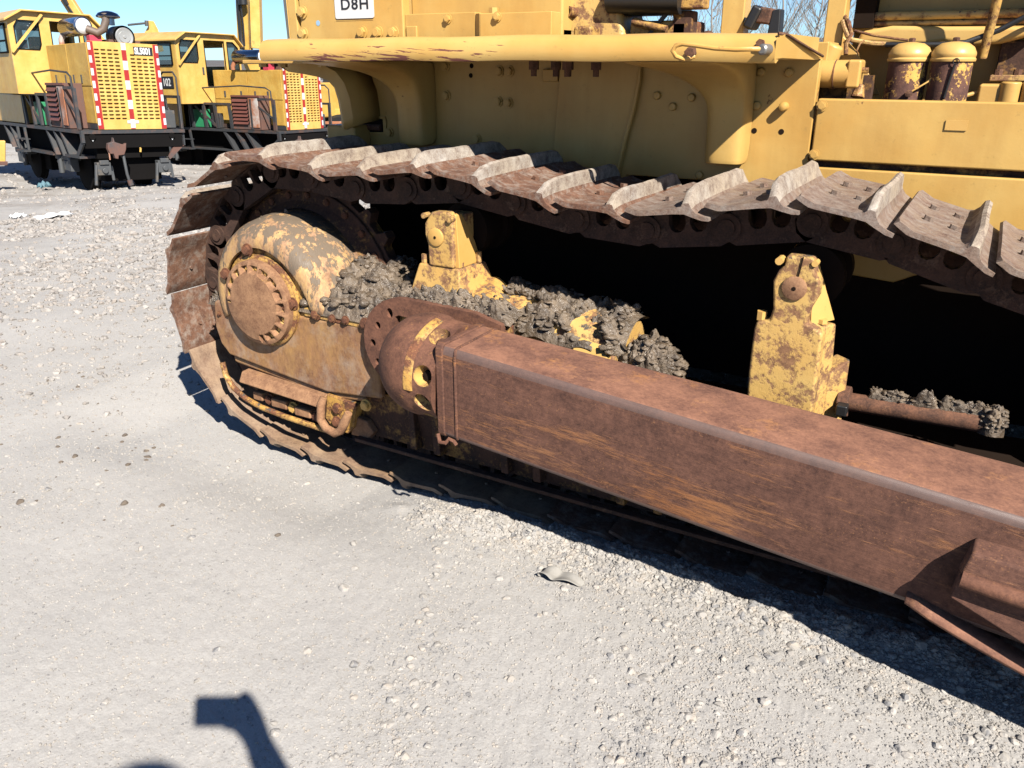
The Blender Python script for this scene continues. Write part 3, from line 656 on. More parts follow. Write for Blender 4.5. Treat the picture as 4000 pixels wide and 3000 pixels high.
# curved rear support
ar = MB(); rows = []
for i in range(15):
    t = i / 14; a = R(90 * t)
    x = -2.335 - .0 - .17 * (1 - math.sin(a)) * 0; 
pathc = [(-2.56, 1.398), (-2.50, 1.392), (-2.42, 1.384), (-2.34, 1.372), (-2.285, 1.352), (-2.25, 1.315), (-2.23, 1.265), (-2.222, 1.20), (-2.222, 1.165)]
for x, z in pathc: rows.append([(x, 2.58, z), (x + .012, 2.575, z - .012), (x + .035, 2.58, z + .0), (x + .05, 2.62, z + .012), (x + .055, 2.70, z + .02)])
a_ = MB().grid(rows).build('rear_arch', M['yel_hull'], hull, ang=50); q = a_.modifiers.new('t', 'SOLIDIFY'); q.thickness = .02
MB().box(-2.345, -2.20, 2.60, 2.70, .99, 1.165).build('arch_foot', M['yel_hull'], hull, bevel=.01)
for x in (-2.50, -2.40, -2.2): 
    k = MB(); k.cyl((x, 2.45, 1.405), (x, 2.45, 1.38), .018, n=6); k.build('bolt', M['yel_hull'], hull)
MB().box(-2.58, -2.24, 2.42, 2.72, 1.392, 1.405).build('arch_flange', M['yel_hull'], hull, bevel=.003)

# ---- upper body behind the fender
rp = MB(); rp.box(-2.575, -2.052, 2.75, 2.80, 1.42, 2.05)
rad_ = rp.build('radiator_side', M['yel_hull'], dz, bevel=.006)
MB().hexa([(-2.70, 2.80, 1.44), (-2.625, 2.735, 1.44), (-2.625, 3.6, 1.44), (-2.70, 3.6, 1.44), (-2.72, 2.80, 2.05), (-2.63, 2.735, 2.05), (-2.63, 3.6, 2.05), (-2.72, 3.6, 2.05)]).build('radiator_guard', M['yel_hull'], rad_, bevel=.004)
MB().box(-2.628, -2.58, 2.738, 2.80, 1.42, 2.05).build('guard_strip', M['yel_hull'], rad_, bevel=.006)
bolts(BB, rad_, [(-2.555, 1.586), (-2.560, 1.506), (-2.252, 1.506), (-2.174, 1.505), (-2.098, 1.503), (-2.555, 1.68), (-2.553, 1.77), (-2.1, 1.70)], 2.749, 1.45)
MB().lathe((-2.478, 2.7495, 1.544), (0, -1, 0), [(.0105, 0), (.0105, .0006)], 18, False).build('peephole', plain('sky_seen_through_hole', (.35, .55, .75), .6, bump=0), rad_)
dc = [(-2.380 + .008 * math.cos(R(a)) + dx, 1.565 + .008 * math.sin(R(a)) + dy) for a0, dx, dy in ((180, .006, .0), (270, .184, 0), (0, .184, .105), (90, .006, .105)) for a in (a0, a0 + 30, a0 + 60, a0 + 90)]
dcl = MB().prism(dc, 2.7465, 2.7492).build('decal', M['decal'], rad_)
MB().prism([(q[0] * 1, q[1]) for q in [(-2.378, 1.553), (-2.192, 1.553), (-2.192, 1.5545), (-2.378, 1.5545)]], 2.746, 2.7464).build('decal_border', M['ink'], dcl)
def letters(txt, size, ext, mat, name, parent, loc, rot, spacing=1., xs=1., bold=0.):
    cu = bpy.data.curves.new('t', 'FONT'); cu.body = txt; cu.size = size; cu.extrude = ext; cu.space_character = spacing; cu.align_x = 'LEFT'; cu.offset = bold
    ob = bpy.data.objects.new('t', cu); COL.objects.link(ob); me = bpy.data.meshes.new_from_object(ob.evaluated_get(bpy.context.evaluated_depsgraph_get()))
    bpy.data.objects.remove(ob); me.materials.clear(); me.materials.append(mat); me.name = name
    o = bpy.data.objects.new(name, me); COL.objects.link(o); o.parent = parent
    o.matrix_basis = Matrix.Translation(Vector(loc) - ORG[parent]) @ rot @ Matrix.Diagonal((xs, 1, 1, 1)); ORG[o] = Vector(loc); return o
letters('D8H', .056, .0006, M['ink'], 'decal_text', dcl, (-2.352, 2.7455, 1.590), Matrix.Rotation(R(90), 4, 'X'), 1.12, 1.22, .0007)

ub = MB(); ub.box(-2.052, -1.735, 2.762, 2.82, 1.42, 1.567); ub.box(-1.70, -1.41, 2.735, 2.82, 1.42, 1.560); ub.hexa([(-1.735, 2.762, 1.42), (-1.70, 2.735, 1.42), (-1.70, 2.82, 1.42), (-1.735, 2.82, 1.42), (-1.735, 2.762, 1.562), (-1.70, 2.735, 1.562), (-1.70, 2.82, 1.562), (-1.735, 2.82, 1.562)])
tank = ub.build('side_box', M['yel_hull'], dz, bevel=.003)
MB().box(-2.05, -1.40, 2.80, 3.4, 1.40, 2.0).build('hood', M['yel_hull'], dz, bevel=.01)
MB().box(-2.045, -1.995, 2.755, 2.77, 1.44, 1.525).build('mount_tab', M['yel_hull'], tank, bevel=.004)
bolts(BB, tank, [(-1.854, 1.547)], 2.761, 1.0); bolts(BB, tank, [(-1.625, 1.547)], 2.734, 1.0)
k = MB(); k.cyl((-1.668, 2.78, 1.56), (-1.668, 2.78, 1.58), .018, n=6); k.build('plug', M['yel'], tank)
# engine castings above the fender
e = MB(); e.hexa([(-1.47, 2.86, 1.40), (-1.17, 2.86, 1.40), (-1.17, 3.1, 1.40), (-1.47, 3.1, 1.40), (-1.405, 2.90, 1.70), (-1.26, 2.90, 1.70), (-1.26, 3.1, 1.70), (-1.405, 3.1, 1.70)])
ec = e.build('engine_casting', M['yel_patch'], dz, bevel=.02, seg=3)
for x0, x1 in ((-1.475, -1.40), (-1.36, -1.29)):
    MB().box(x0, x1, 2.80, 2.90, 1.42, 1.515).build('casting_foot', M['yel_worn'], ec, bevel=.012)
MB().lathe((-1.395, 2.885, 1.56), (-.2, -1, .1), [(.018, 0), (.018, .04), (.011, .04), (.010, .01)], 18, False).build('drain_stub', M['yel_worn'], ec)
MB().box(-1.19, -.98, 2.90, 3.1, 1.40, 1.530).build('engine_block', M['yel_worn'], dz, bevel=.012)
MB().cyl((-1.17, 2.88, 1.528), (-1.045, 2.88, 1.500), .013, n=14).build('steering_rod', M['yel_worn'], dz)
MB().box(-1.27, -1.0, 2.9, 3.0, 1.548, 1.75).build('battery_box', M['black'], dz, bevel=.01)
MB().cyl((-1.26, 2.88, 1.60), (-1.0, 2.88, 1.59), .045, n=24).build('air_canister', M['black'], dz)
MB().beam((-1.13, 2.9, 1.47), (-1.03, 2.9, 1.58), .012, .012).build('linkage_rod', M['black'], dz)
MB().box(-1.035, -.965, 2.9, 2.96, 1.40, 1.558).build('seat_pedestal', M['darkplate'], dz, bevel=.006)
MB().box(-1.015, -.925, 2.88, 2.95, 1.562, 1.60).build('lever_box', M['yel_worn'], dz, bevel=.006)
MB().box(-.892, -.815, 2.98, 3.06, 1.40, 2.15).build('cab_post', M['yel_hull'], dz, bevel=.005)
MB().box(-.553, -.495, 2.98, 3.06, 1.43, 2.15).build('cab_post', M['yel_hull'], dz, bevel=.005)
rb = MB(); rb.rbox((-.782, 3.0, 1.535), (.035, .09, .075), Matrix.Rotation(R(25), 3, 'Y')); rub = rb.build('rubber_mount', M['black'], dz, bevel=.01)
MB().rbox((-.748, 3.0, 1.54), (.05, .07, .05), Matrix.Rotation(R(8), 3, 'Y')).build('mount_block', M['pipe'], rub, bevel=.008)
MB().hexa([(-.735, 2.97, 1.45), (-.69, 2.97, 1.45), (-.69, 3.03, 1.45), (-.735, 3.03, 1.45), (-.722, 2.97, 1.555), (-.695, 2.97, 1.56), (-.695, 3.03, 1.56), (-.722, 3.03, 1.555)]).build('mount_wing', M['black'], rub, bevel=.004)
MB().box(-.96, -.50, 2.80, 3.5, 1.36, 1.455).build('floor_plate', M['yel_hull'], dz, bevel=.004)
for x in (-.845,):
    MB().lathe((-.86, 2.75, 1.475), (0, 0, 1), [(.012, 0), (.016, .006), (.01, .014), (.001, .016)], 14).build('bolt', M['pipe'], dz)

# ---- engine bay on the right
bay = MB().box(-.49, 1.7, 3.16, 3.5, 1.06, 2.1).build('engine_wall', M['yel_hull'], dz, bevel=.005)
MB().box(-.49, 1.7, 2.74, 3.16, 1.06, 1.20).build('bay_floor', M['darkplate'], dz)
MB().box(-.42, 1.7, 2.98, 3.2, 1.655, 1.70).build('hood_edge', M['yel_hull'], dz, bevel=.006)
MB().box(-.48, -.42, 3.06, 3.14, 1.50, 1.70).build('dark_gap', M['dark'], bay)
MB().cyl((-.44, 3.09, 1.535), (.6, 3.09, 1.535), .013, n=14).build('fuel_line', M['yel_patch'], bay)
MB().cyl((-.44, 3.10, 1.513), (.6, 3.10, 1.513), .009, n=12).build('fuel_line', M['yel_patch'], bay)
mf = MB(); mf.prism([(-.46, 1.455), (-.45, 1.49), (-.36, 1.505), (-.2, 1.50), (.02, 1.497), (.06, 1.48), (-.05, 1.45), (-.13, 1.443), (-.2, 1.455), (-.26, 1.447)], 3.04, 3.12)
mf.build('manifold', M['yel'], bay, bevel=.018, seg=4)
MB().box(-.50, 1.7, 3.09, 3.16, 1.49, 1.502).build('ledge', M['yel_hull'], bay, bevel=.003)
def wire(pts, r, mat, name='hose'): return MB().tube([Vector(p) for p in pts], r, 8).build(name, mat, bay)
wire([(-.50, 2.98, 1.52), (-.49, 2.97, 1.50), (-.475, 2.96, 1.475), (-.46, 2.96, 1.462), (-.40, 2.97, 1.452), (-.33, 2.98, 1.448), (-.25, 3.0, 1.447), (-.12, 3.0, 1.452)], .008, M['yel_patch'])
wire([(-.50, 2.99, 1.535), (-.48, 2.97, 1.515), (-.465, 2.96, 1.48), (-.475, 2.95, 1.45), (-.47, 2.94, 1.42)], .007, M['yel_worn'])
wire([(-.46, 2.98, 1.49), (-.40, 2.97, 1.475), (-.30, 2.98, 1.46)], .004, M['yel_worn'])
wire([(-.36, 2.96, 1.448), (-.20, 2.95, 1.447), (-.14, 2.96, 1.452), (-.06, 2.98, 1.485), (.0, 2.98, 1.52), (.06, 2.98, 1.56), (.12, 2.98, 1.60)], .008, M['black'])
wire([(-.42, 2.93, 1.46), (-.43, 2.92, 1.45), (-.435, 2.91, 1.43), (-.43, 2.92, 1.42)], .003, M['yel_worn'])
wire([(-.205, 2.9, 1.40), (-.203, 2.88, 1.37), (-.215, 2.87, 1.345), (-.25, 2.86, 1.32), (-.27, 2.86, 1.305)], .0025, M['bolt'])
MB().cyl((-.09, 2.98, 1.41), (-.065, 2.90, 1.75), .013, n=14).build('dipstick_tube', M['yel_worn'], bay)
MB().prism([(-.52, 1.30), (-.5, 1.48), (-.45, 1.43), (-.43, 1.40), (-.40, 1.36), (-.36, 1.30)], 3.0, 3.02).build('bracket_web', M['yel'], bay, bevel=.003)
def filt(x, y):
    f_ = MB(); f_.lathe((x, y, 1.20), (0, 0, 1), [(.056, 0), (.056, .205)], 32, True, False)
    o = f_.build('fuel_filter', M['filter'], dz)
    f_ = MB(); f_.lathe((x, y, 1.403), (0, 0, 1), [(.054, -.004), (.061, -.003), (.062, .003), (.0585, .008), (.0605, .014), (.060, .02), (.052, .036), (.036, .047), (.012, .051), (.001, .0515)], 32, False, False)
    f_.build('filter_cap', M['yel'], o)
    MB().lathe((x, y, 1.452), (0, 0, 1), [(.010, 0), (.010, .012), (.006, .014)], 6, False).build('bolt', M['pipe'], o)
filt(-.283, 2.92); filt(-.163, 2.90)
fa = MB().tube([(-.150 + .008 * math.cos(t), 2.838, 1.40 + .008 * math.sin(t)) for t in np.linspace(0, 6.28, 14)], .0015, 6).build('wire_ring', M['black'], bay)
wire([(-.152, 2.838, 1.39), (-.158, 2.84, 1.35), (-.165, 2.842, 1.30)], .0035, M['black'], 'wire')
MB().lathe((-.262, 2.86, 1.31), (0, -1, 0), [(.011, 0), (.011, .012), (.004, .014)], 6, False).build('bleed_screw', M['pipe'], bay)
pm = MB(); pm.cyl((-.54, 2.79, 1.363), (-.395, 2.79, 1.365), .040, n=24)
pump = pm.build('pump', M['yel'], dz, bevel=.008)
MB().box(-.548, -.515, 2.75, 2.83, 1.318, 1.405).build('pump_flange', M['yel'], pump, bevel=.006)
MB().box(-.432, -.392, 2.75, 2.83, 1.325, 1.405).build('pump_head', M['yel'], pump, bevel=.008)
MB().cyl((-.470, 2.79, 1.363), (-.467, 2.79, 1.363), .0425, n=24).build('pump_seam', M['yel_worn'], pump)
MB().cyl((-.40, 2.78, 1.375), (-.375, 2.78, 1.375), .009, n=6).build('pump_plug', M['yel_worn'], pump)
MB().cyl((-.51, 2.84, 1.40), (-.49, 2.84, 1.45), .035, .03, n=18).build('pump_cover', M['yel'], pump, bevel=.01)
MB().cyl((-.392, 2.76, 1.30), (-.39, 2.77, 1.335), .02, .012, n=8).build('pump_bracket', M['yel_worn'], pump)
MB().box(-.53, -.37, 2.86, 2.92, 1.15, 1.36).build('pump_backing', M['darkplate'], pump)
MB().box(-.535, -.525, 2.72, 2.74, 1.295, 1.33).build('mount_stud', M['yel_worn'], pump, bevel=.002)
ip = MB(); ip.box(-.082, -.02, 2.92, 3.02, 1.25, 1.338)
inj = ip.build('injection_pump', M['yel'], dz, bevel=.008)
for x in (-.0, .055): MB().cyl((x, 2.93, 1.26), (x, 2.93, 1.345), .028, n=20).build('pump_barrel', M['yel'], inj, bevel=.006)
MB().box(-.06, .6, 2.98, 3.1, 1.345, 1.362).build('pump_deck', M['yel_patch'], inj, bevel=.003)
MB().box(-.05, .6, 3.1, 3.15, 1.36, 1.46).build('cover_plate', M['darkplate'], inj, bevel=.004)
for x in (-.04, .01): MB().cyl((x, 3.0, 1.36), (x, 3.0, 1.378), .012, n=6).build('bolt', M['pipe'], inj)
MB().cyl((-.11, 2.93, 1.305), (-.08, 2.94, 1.315), .006, n=8).build('pump_lever', M['yel'], inj)
wire([(-.18, 2.86, 1.285), (-.14, 2.87, 1.30), (-.11, 2.9, 1.32)], .002, M['bolt'], 'wire')
# ================================================================== GROUND
def _h(ix, iy, s): 
    n = (ix.astype(np.int64) * 374761393 + iy.astype(np.int64) * 668265263 + s * 974634777) & 0x7fffffff
    n = ((n ^ (n >> 13)) * 1274126177) & 0x7fffffff
    return ((n ^ (n >> 16)) & 0xffff) / 65535.
def vnoise(x, y, s=0):
    xi = np.floor(x); yi = np.floor(y); fx = x - xi; fy = y - yi; fx = fx * fx * (3 - 2 * fx); fy = fy * fy * (3 - 2 * fy)
    a = _h(xi, yi, s); b = _h(xi + 1, yi, s); c = _h(xi, yi + 1, s); d = _h(xi + 1, yi + 1, s)
    return (a * (1 - fx) + b * fx) * (1 - fy) + (c * (1 - fx) + d * fx) * fy - .5
def fbm(x, y, o=4, s=0, g=.5):
    v = 0; a = 1.
    for i in range(o): v = v + a * vnoise(x, y, s + i); x = x * 2.03 + 3.1; y = y * 2.03 + 1.7; a *= g
    return v
def gz(x, y):
    x = np.asarray(x, float); y = np.asarray(y, float); r = np.hypot(x, y)
    t = np.clip((r - 4.5) / 19.5, 0, 1); z = -1.1 * t * t * (3 - 2 * t)
    z = z + .018 * fbm(x * 1.1, y * 1.1, 3, 5) + .003 * fbm(x * 5, y * 5, 3, 9, .5)
    fx = np.clip((r - 4) / 8, 0, 1); z = z + fx * .10 * fbm(x * .7, y * .7, 5, 21, .6)
    z = z - .062 * np.exp(-((y - 2.15) / .45) ** 4) * np.clip((-1.25 - x) / .5, 0, 1) * np.clip((x + 3.4) / .5, 0, 1)
    for c_, w_ in ((3.1, .16), (3.9, .16)):
        q_ = x * .42 + y * .91 + .06 * np.sin(x * 1.3 + c_); z = z - .007 * np.exp(-((q_ - c_) / w_) ** 4) * (1 + .5 * np.sin((x * .91 - y * .42) * 52)) * np.clip((-1.0 - x) / .6, 0, 1)
    # loose berm along the outside of the buried track
    bm = np.exp(-((y - 1.98 - .03 * np.sin(x * 5)) / .07) ** 2) * np.clip((x + 1.75) / .5, 0, 1)
    z = z + bm * (.018 + .03 * fbm(x * 16, y * 16, 3, 33))
    sm = np.exp(-((x + .25) / .5) ** 2 - ((y - 1.15) / .28) ** 2)      # smooth tyre-scraped strip with fine grooves
    z = z + sm * .0022 * np.sin((x * .93 + y * .36) * 85)
    return z
NRr = 620; rr_ = np.concatenate([[.004, .1, .2, .28], np.geomspace(.35, 9, 466), np.geomspace(9.06, 700, 150)])
hd = math.degrees(math.atan2(.868, -.497))
an = np.concatenate([np.linspace(-46, 44, 640), np.linspace(45, 313, 90)]) + hd
A, RR = np.meshgrid(np.radians(an), rr_); X = RR * np.cos(A); Y = RR * np.sin(A); Z = gz(X, Y)
fine = np.clip(1 - (RR - 3) / 6, 0, 1)
Z = Z + fine * (.0016 * fbm(X * 40, Y * 40, 4, 51, .8) + .003 * np.abs(fbm(X * 90, Y * 90, 3, 61, .6)))
nc = len(an); nr = len(rr_)
V = np.stack([X.ravel(), Y.ravel(), Z.ravel()], 1); 
I = np.arange(nr - 1)[:, None] * nc; Jj = np.arange(nc)[None, :]; J2 = (Jj + 1) % nc
Q = np.stack([I + Jj, I + J2, I + nc + J2, I + nc + Jj], -1).reshape(-1, 4)
def np_mesh(name, V, F, mat, smooth=True):
    me = bpy.data.meshes.new(name); k = F.shape[1]
    me.vertices.add(len(V)); me.vertices.foreach_set('co', V.astype(np.float32).ravel())
    me.loops.add(F.size); me.loops.foreach_set('vertex_index', F.astype(np.int32).ravel())
    me.polygons.add(len(F)); me.polygons.foreach_set('loop_start', (np.arange(len(F)) * k).astype(np.int32))
    try: me.polygons.foreach_set('loop_total', np.full(len(F), k, np.int32))
    except Exception: pass
    me.polygons.foreach_set('use_smooth', np.full(len(F), smooth)); me.materials.append(mat); me.update(calc_edges=True); me.validate()
    o = bpy.data.objects.new(name, me); COL.objects.link(o); ORG[o] = Vector((0, 0, 0)); return o
ground = np_mesh('ground', V, Q, M['ground']); tag(ground, kind='structure')
# ---- stones
def ico(sub):
    b = bmesh.new(); bmesh.ops.create_icosphere(b, subdivisions=sub, radius=1); v = np.array([q.co[:] for q in b.verts]); f = np.array([[q.index for q in p.verts] for p in b.faces]); b.free(); return v, f
def rockbase(sub, n):
    out = []
    for i in range(n):
        v, f = ico(sub); v = v.copy()
        for _ in range(9):
            d = rng.normal(size=3); d /= np.linalg.norm(d); c = rng.uniform(.45, .85); pr = v @ d; ex = np.maximum(pr - c, 0); v -= ex[:, None] * d * .92
        v *= rng.uniform(.75, 1.1, 3) * np.array([1, 1, .72]); v += rng.normal(size=v.shape) * .03; out.append((v, f))
    return out
def scatter(name, base, P, size, mat, zoff=.25, smooth=False):
    N = len(P); Vs = []; Fs = []; off = 0
    which = rng.integers(0, len(base), N)
    for k, (bv, bf) in enumerate(base):
        idx = np.where(which == k)[0]
        if not len(idx): continue
        a = rng.uniform(0, 6.283, len(idx)); t = rng.uniform(-.5, .5, len(idx)); ca, sa = np.cos(a), np.sin(a); ct, st_ = np.cos(t), np.sin(t)
        v = np.repeat(bv[None], len(idx), 0); x, y, z = v[..., 0], v[..., 1], v[..., 2]
        y2 = y * ct[:, None] - z * st_[:, None]; z2 = y * st_[:, None] + z * ct[:, None]
        x3 = x * ca[:, None] - y2 * sa[:, None]; y3 = x * sa[:, None] + y2 * ca[:, None]
        s_ = size[idx][:, None]
        vv = np.stack([x3 * s_ + P[idx, 0][:, None], y3 * s_ + P[idx, 1][:, None], z2 * s_ + (P[idx, 2] + zoff * size[idx])[:, None]], -1).reshape(-1, 3)
        ff = (bf[None] + (np.arange(len(idx)) * len(bv))[:, None, None] + off).reshape(-1, 3); Vs.append(vv); Fs.append(ff); off += len(vv)
    return np_mesh(name, np.vstack(Vs), np.vstack(Fs), mat, smooth)
def polar_pts(n, r0, r1, a0, a1, pw=1.):
    u = rng.uniform(0, 1, n); r = r0 + (r1 - r0) * u ** pw; a = np.radians(hd + rng.uniform(a0, a1, n)); return r * np.cos(a), r * np.sin(a)
def dens(x, y):
    d = .07 + .55 * np.clip(fbm(x * 1.9, y * 1.9, 4, 71) * 2.4 - .1, 0, 1)
    right = np.clip((x + .62 + .25 * fbm(x * 2.2, y * 2.2, 3, 77)) * 3.2, 0, 1)
    d = d + 1.5 * right * (.65 + .9 * fbm(x * 5, y * 5, 3, 79))
    d = d + 1.1 * np.exp(-((x + 1.0 + .35 * (y - 1.25)) / .13) ** 2 - ((y - 1.2) / .45) ** 2)
    d = d + 1.5 * np.exp(-((y - 1.88) / .13) ** 2) * (x > -1.45)
    d = d * (1 - .85 * np.exp(-((x + .62) / .17) ** 2 - ((y - 1.12) / .30) ** 2))
    return np.where(x < -1.7, d * .6, d)
def sel(x, y, k=1.): m = rng.uniform(0, 1, len(x)) * 1.7 < dens(x, y) * k; return x[m], y[m]
B1 = rockbase(1, 10); B2 = rockbase(2, 10)
x, y = polar_pts(420000, .5, 4.4, -40, 40, .8); x, y = sel(x, y, .75); xe, ye = polar_pts(60000, .5, 5.0, -40, 44, .85); x = np.concatenate([x, xe]); y = np.concatenate([y, ye]); P = np.stack([x, y, gz(x, y)], 1); sz = .0016 + .0040 * rng.uniform(0, 1, len(P)) ** 2.2
tag(scatter('gravel', B1, P, sz, M['stone'], .18), 'fine pale gravel over the bare yard ground', 'gravel', kind='stuff')
x, y = polar_pts(26000, .5, 4.6, -42, 42, .9); x, y = sel(x, y, .6); P = np.stack([x, y, gz(x, y)], 1); sz = .0045 + .0125 * rng.uniform(0, 1, len(P)) ** 3.2
tag(scatter('gravel', B2, P, sz, M['stone'], .0), 'loose pale pebbles among the gravel', 'gravel', kind='stuff')
# berm grit against the buried shoes
x = rng.uniform(-1.5, .9, 16000); y = 1.97 + rng.normal(size=16000) * .055; P = np.stack([x, y, gz(x, y)], 1); sz = .0022 + .011 * rng.uniform(0, 1, len(P)) ** 3.5
tag(scatter('gravel', B1, P, sz, M['stone'], .0), 'gravel pushed up along the edge of the track', 'gravel', kind='stuff')
# further out: rough rubble fields at the left
x, y = polar_pts(110000, 3.6, 15, -12, 46, .9); rr2 = np.hypot(x, y); m = fbm(x * .55, y * .55, 4, 91) * 1.5 + .75 * np.exp(-((rr2 - 8.6) / 2.4) ** 2) + rng.uniform(-.45, .45, len(x)) > .50
x, y = x[m], y[m]; P = np.stack([x, y, gz(x, y)], 1); sz = (  .005 + .034 * rng.uniform(0, 1, len(P)) ** 5) * np.clip(np.hypot(x, y) / 7, .5, 1.2)
tag(scatter('rubble', B1, P, sz, M['stone_d'], .1), 'field of broken stone between the bulldozer and the locomotives', 'rubble', kind='stuff')
x, y = polar_pts(9000, 14, 30, -14, 44, 1.0); P = np.stack([x, y, gz(x, y)], 1); sz = .012 + .07 * rng.uniform(0, 1, len(P)) ** 4
tag(scatter('rubble', B1, P, sz, M['stone_d'], -.1), 'sparse broken stone on the ground around the locomotives', 'rubble', kind='stuff')
# dark clods of dropped mud on the pale ground
pts = []
for cx, cy, n_ in ((-2.75, 1.78, 14), (-3.05, 1.9, 10), (-3.0, 1.62, 6), (-3.35, 1.55, 6), (-2.9, 1.35, 7), (-2.3, 1.45, 4), (-3.6, 2.1, 8), (-2.5, 1.3, 5), (-1.25, 1.55, 1), (-1.8, 1.62, 1)):
    for _ in range(n_): pts.append((cx + random.gauss(0, .11), cy + random.gauss(0, .07)))
P = np.array([(a, b, 0) for a, b in pts]); P[:, 2] = gz(P[:, 0], P[:, 1]); sz = .004 + .014 * rng.uniform(0, 1, len(P)) ** 2
tag(scatter('mud_crumbs', B2, P, sz, plain('dried_mud', (.16, .125, .095), .9, scale=40), .0), 'dark crumbs of fallen mud on the pale ground left of the track', 'mud', kind='stuff')

# ---- wet mud heaps on the track frame
def mud_heap(name, label, surf, n, s0, s1, seed, group=None, patch=None):
    """surf(u,v)->Vector base surface; a lumpy skin plus clods, one continuous-looking mass"""
    r_ = np.random.default_rng(seed); Vs = []; Fs = []; off = 0
    NU, NV = 90, 46; U, W = np.meshgrid(np.linspace(0, 1, NU), np.linspace(0, 1, NV)); 
    pts = np.array([surf(u, w) for u, w in zip(U.ravel(), W.ravel())])
    nz = np.abs(fbm(pts[:, 0] * 26, pts[:, 1] * 26 + pts[:, 2] * 16, 5, seed, .6)) * .052
    edge = np.minimum.reduce([U.ravel(), 1 - U.ravel(), W.ravel(), 1 - W.ravel()]); k = np.clip(edge * 9, 0, 1)
    pts[:, 2] += nz * k - .02 * (1 - k); pts[:, 1] -= nz * .4 * k
    def pm(p): return float(fbm(np.array([p[0] * 11.]), np.array([p[1] * 9. + p[2] * 9]), 3, 40 + seed)[0]) < patch
    if patch is not None:
        pk = np.array([pm(p) for p in pts]); pts[pk, 1] += .05; pts[pk, 2] -= .03
    q = np.arange((NV - 1) * (NU)).reshape(NV - 1, NU)[:, :-1].ravel()
    Vs.append(pts); t1 = np.stack([q, q + 1, q + NU + 1], 1); t2 = np.stack([q, q + NU + 1, q + NU], 1); Fs += [t1, t2]; off = len(pts)
    base = rockbase(2, 6)
    for i in range(n):
        u, w = r_.uniform(.04, .96), r_.uniform(.02, .98); p = np.array(surf(u, w))
        if patch is not None and pm(p): continue
        p[2] += r_.uniform(-.006, .018) ; s_ = s0 + (s1 - s0) * r_.uniform() ** 2.5
        bv, bf = base[r_.integers(0, 6)]; v = bv * s_ * np.array([r_.uniform(.8, 1.4), r_.uniform(.8, 1.4), r_.uniform(.6, 1.1)]); v = v + (np.abs(fbm(v[:, 0] * 200 + i, v[:, 1] * 200 + v[:, 2] * 90, 2, i, .6)) * .22 * s_)[:, None] * bv
        Vs.append(v + p); Fs.append(bf + off); off += len(v)
    o = np_mesh(name, np.vstack(Vs), np.vstack(Fs), M['mud'], True)
    return tag(o, label, 'mud', group, 'stuff')
def lerp(a, b, t): return a + (b - a) * t
def surfA(u, w):    # between hump and first bracket
    x = lerp(-2.06, -1.63, u); prof = .615 + .085 * math.sin(math.pi * min(1, u * 1.02) ** .75) + .015 * math.sin(u * 23)
    y = lerp(2.06, 2.44, w); z = lerp(.592, prof + .015, min(1, w * 2.2) ** .75) - .01 * max(0, w - .6)
    if u < .25: z += (.25 - u) * .16 * w
    return (x, y, z)
mud_heap('wet_mud', 'clotted wet mud heaped on the frame shelf between the round cap and the first roller bracket', surfA, 520, .003, .026, 1)
def surfB(u, w):    # behind the push arm, on the recoil housing
    x = lerp(-1.36, -.86, u); top = lerp(.705, .682, u) + .012 * math.sin(u * 19)
    a = lerp(-.95, .5, w); y = 2.30 + .17 * math.sin(a); z = top - .17 * (1 - math.cos(a)) * (1.3 if a < 0 else 1)
    return (x, y, z)
mud_heap('wet_mud', 'long bank of wet mud lying on the recoil housing behind the push arm', surfB, 520, .004, .022, 2, patch=-.04)
def surfC(u, w):
    a = lerp(-1.5, 1.1, w); b_ = math.sin(math.pi * (.12 + .8 * u)); return (lerp(-.89, -.69, u), 2.25 + .07 * math.sin(a) * b_, .50 + .115 * b_ * math.cos(a * .8))
mud_heap('wet_mud', 'round lump of wet mud at the front end of the recoil housing', surfC, 170, .006, .02, 3)
def surfD(u, w):
    a = lerp(-.45, 1.2, w); x = lerp(-.19, .125, u); k = 1.0 + .25 * math.sin(u * 31); return (x, 2.25 + .028 * math.sin(a), .536 + .008 * u + (.030 * k) * math.cos(a))
mud_heap('wet_mud', 'thin crust of glistening mud along the top of the small pipe', surfD, 240, .003, .011, 4)
def surfE(u, w):
    a = lerp(-1.4, 1.4, w); b_ = math.sin(math.pi * (.1 + .8 * u)); return (lerp(.085, .145, u), 2.25 + .035 * math.sin(a) * b_, .535 + .045 * b_ * math.cos(a))
mud_heap('wet_mud', 'blob of wet mud at the far end of the small pipe', surfE, 90, .006, .014, 5)
def surfF(u, w):
    x = lerp(-1.64, -1.18, u); z0 = .688 - .02 * abs(u - .3); return (x, lerp(2.05, 2.13, w), z0 + lerp(0, .025, w))
mud_heap('wet_mud', 'ragged line of mud along the top of the trunnion plate below the bracket', surfF, 210, .003, .010, 6)
def surfG(u, w):    # over the top of the hump
    t = R(lerp(116, 74, u)); rr = lerp(.24, .285, w); return (-2.228 + rr * 1.05 * math.cos(t), lerp(2.07, 2.24, w), .585 + rr * 1.045 * math.sin(t) - .014 + .006 * math.sin(u * 20))
mud_heap('wet_mud', 'patch of mud caked on the crown of the final drive cover', surfG, 330, .003, .011, 8)
def surfH(u, w): return (lerp(-2.54, -2.44, u), lerp(2.07, 2.2, w), .548 + .02 * math.sin(u * 3) * w)
mud_heap('wet_mud', 'small clot of mud on the rear corner of the side guard', surfH, 90, .004, .012, 9)
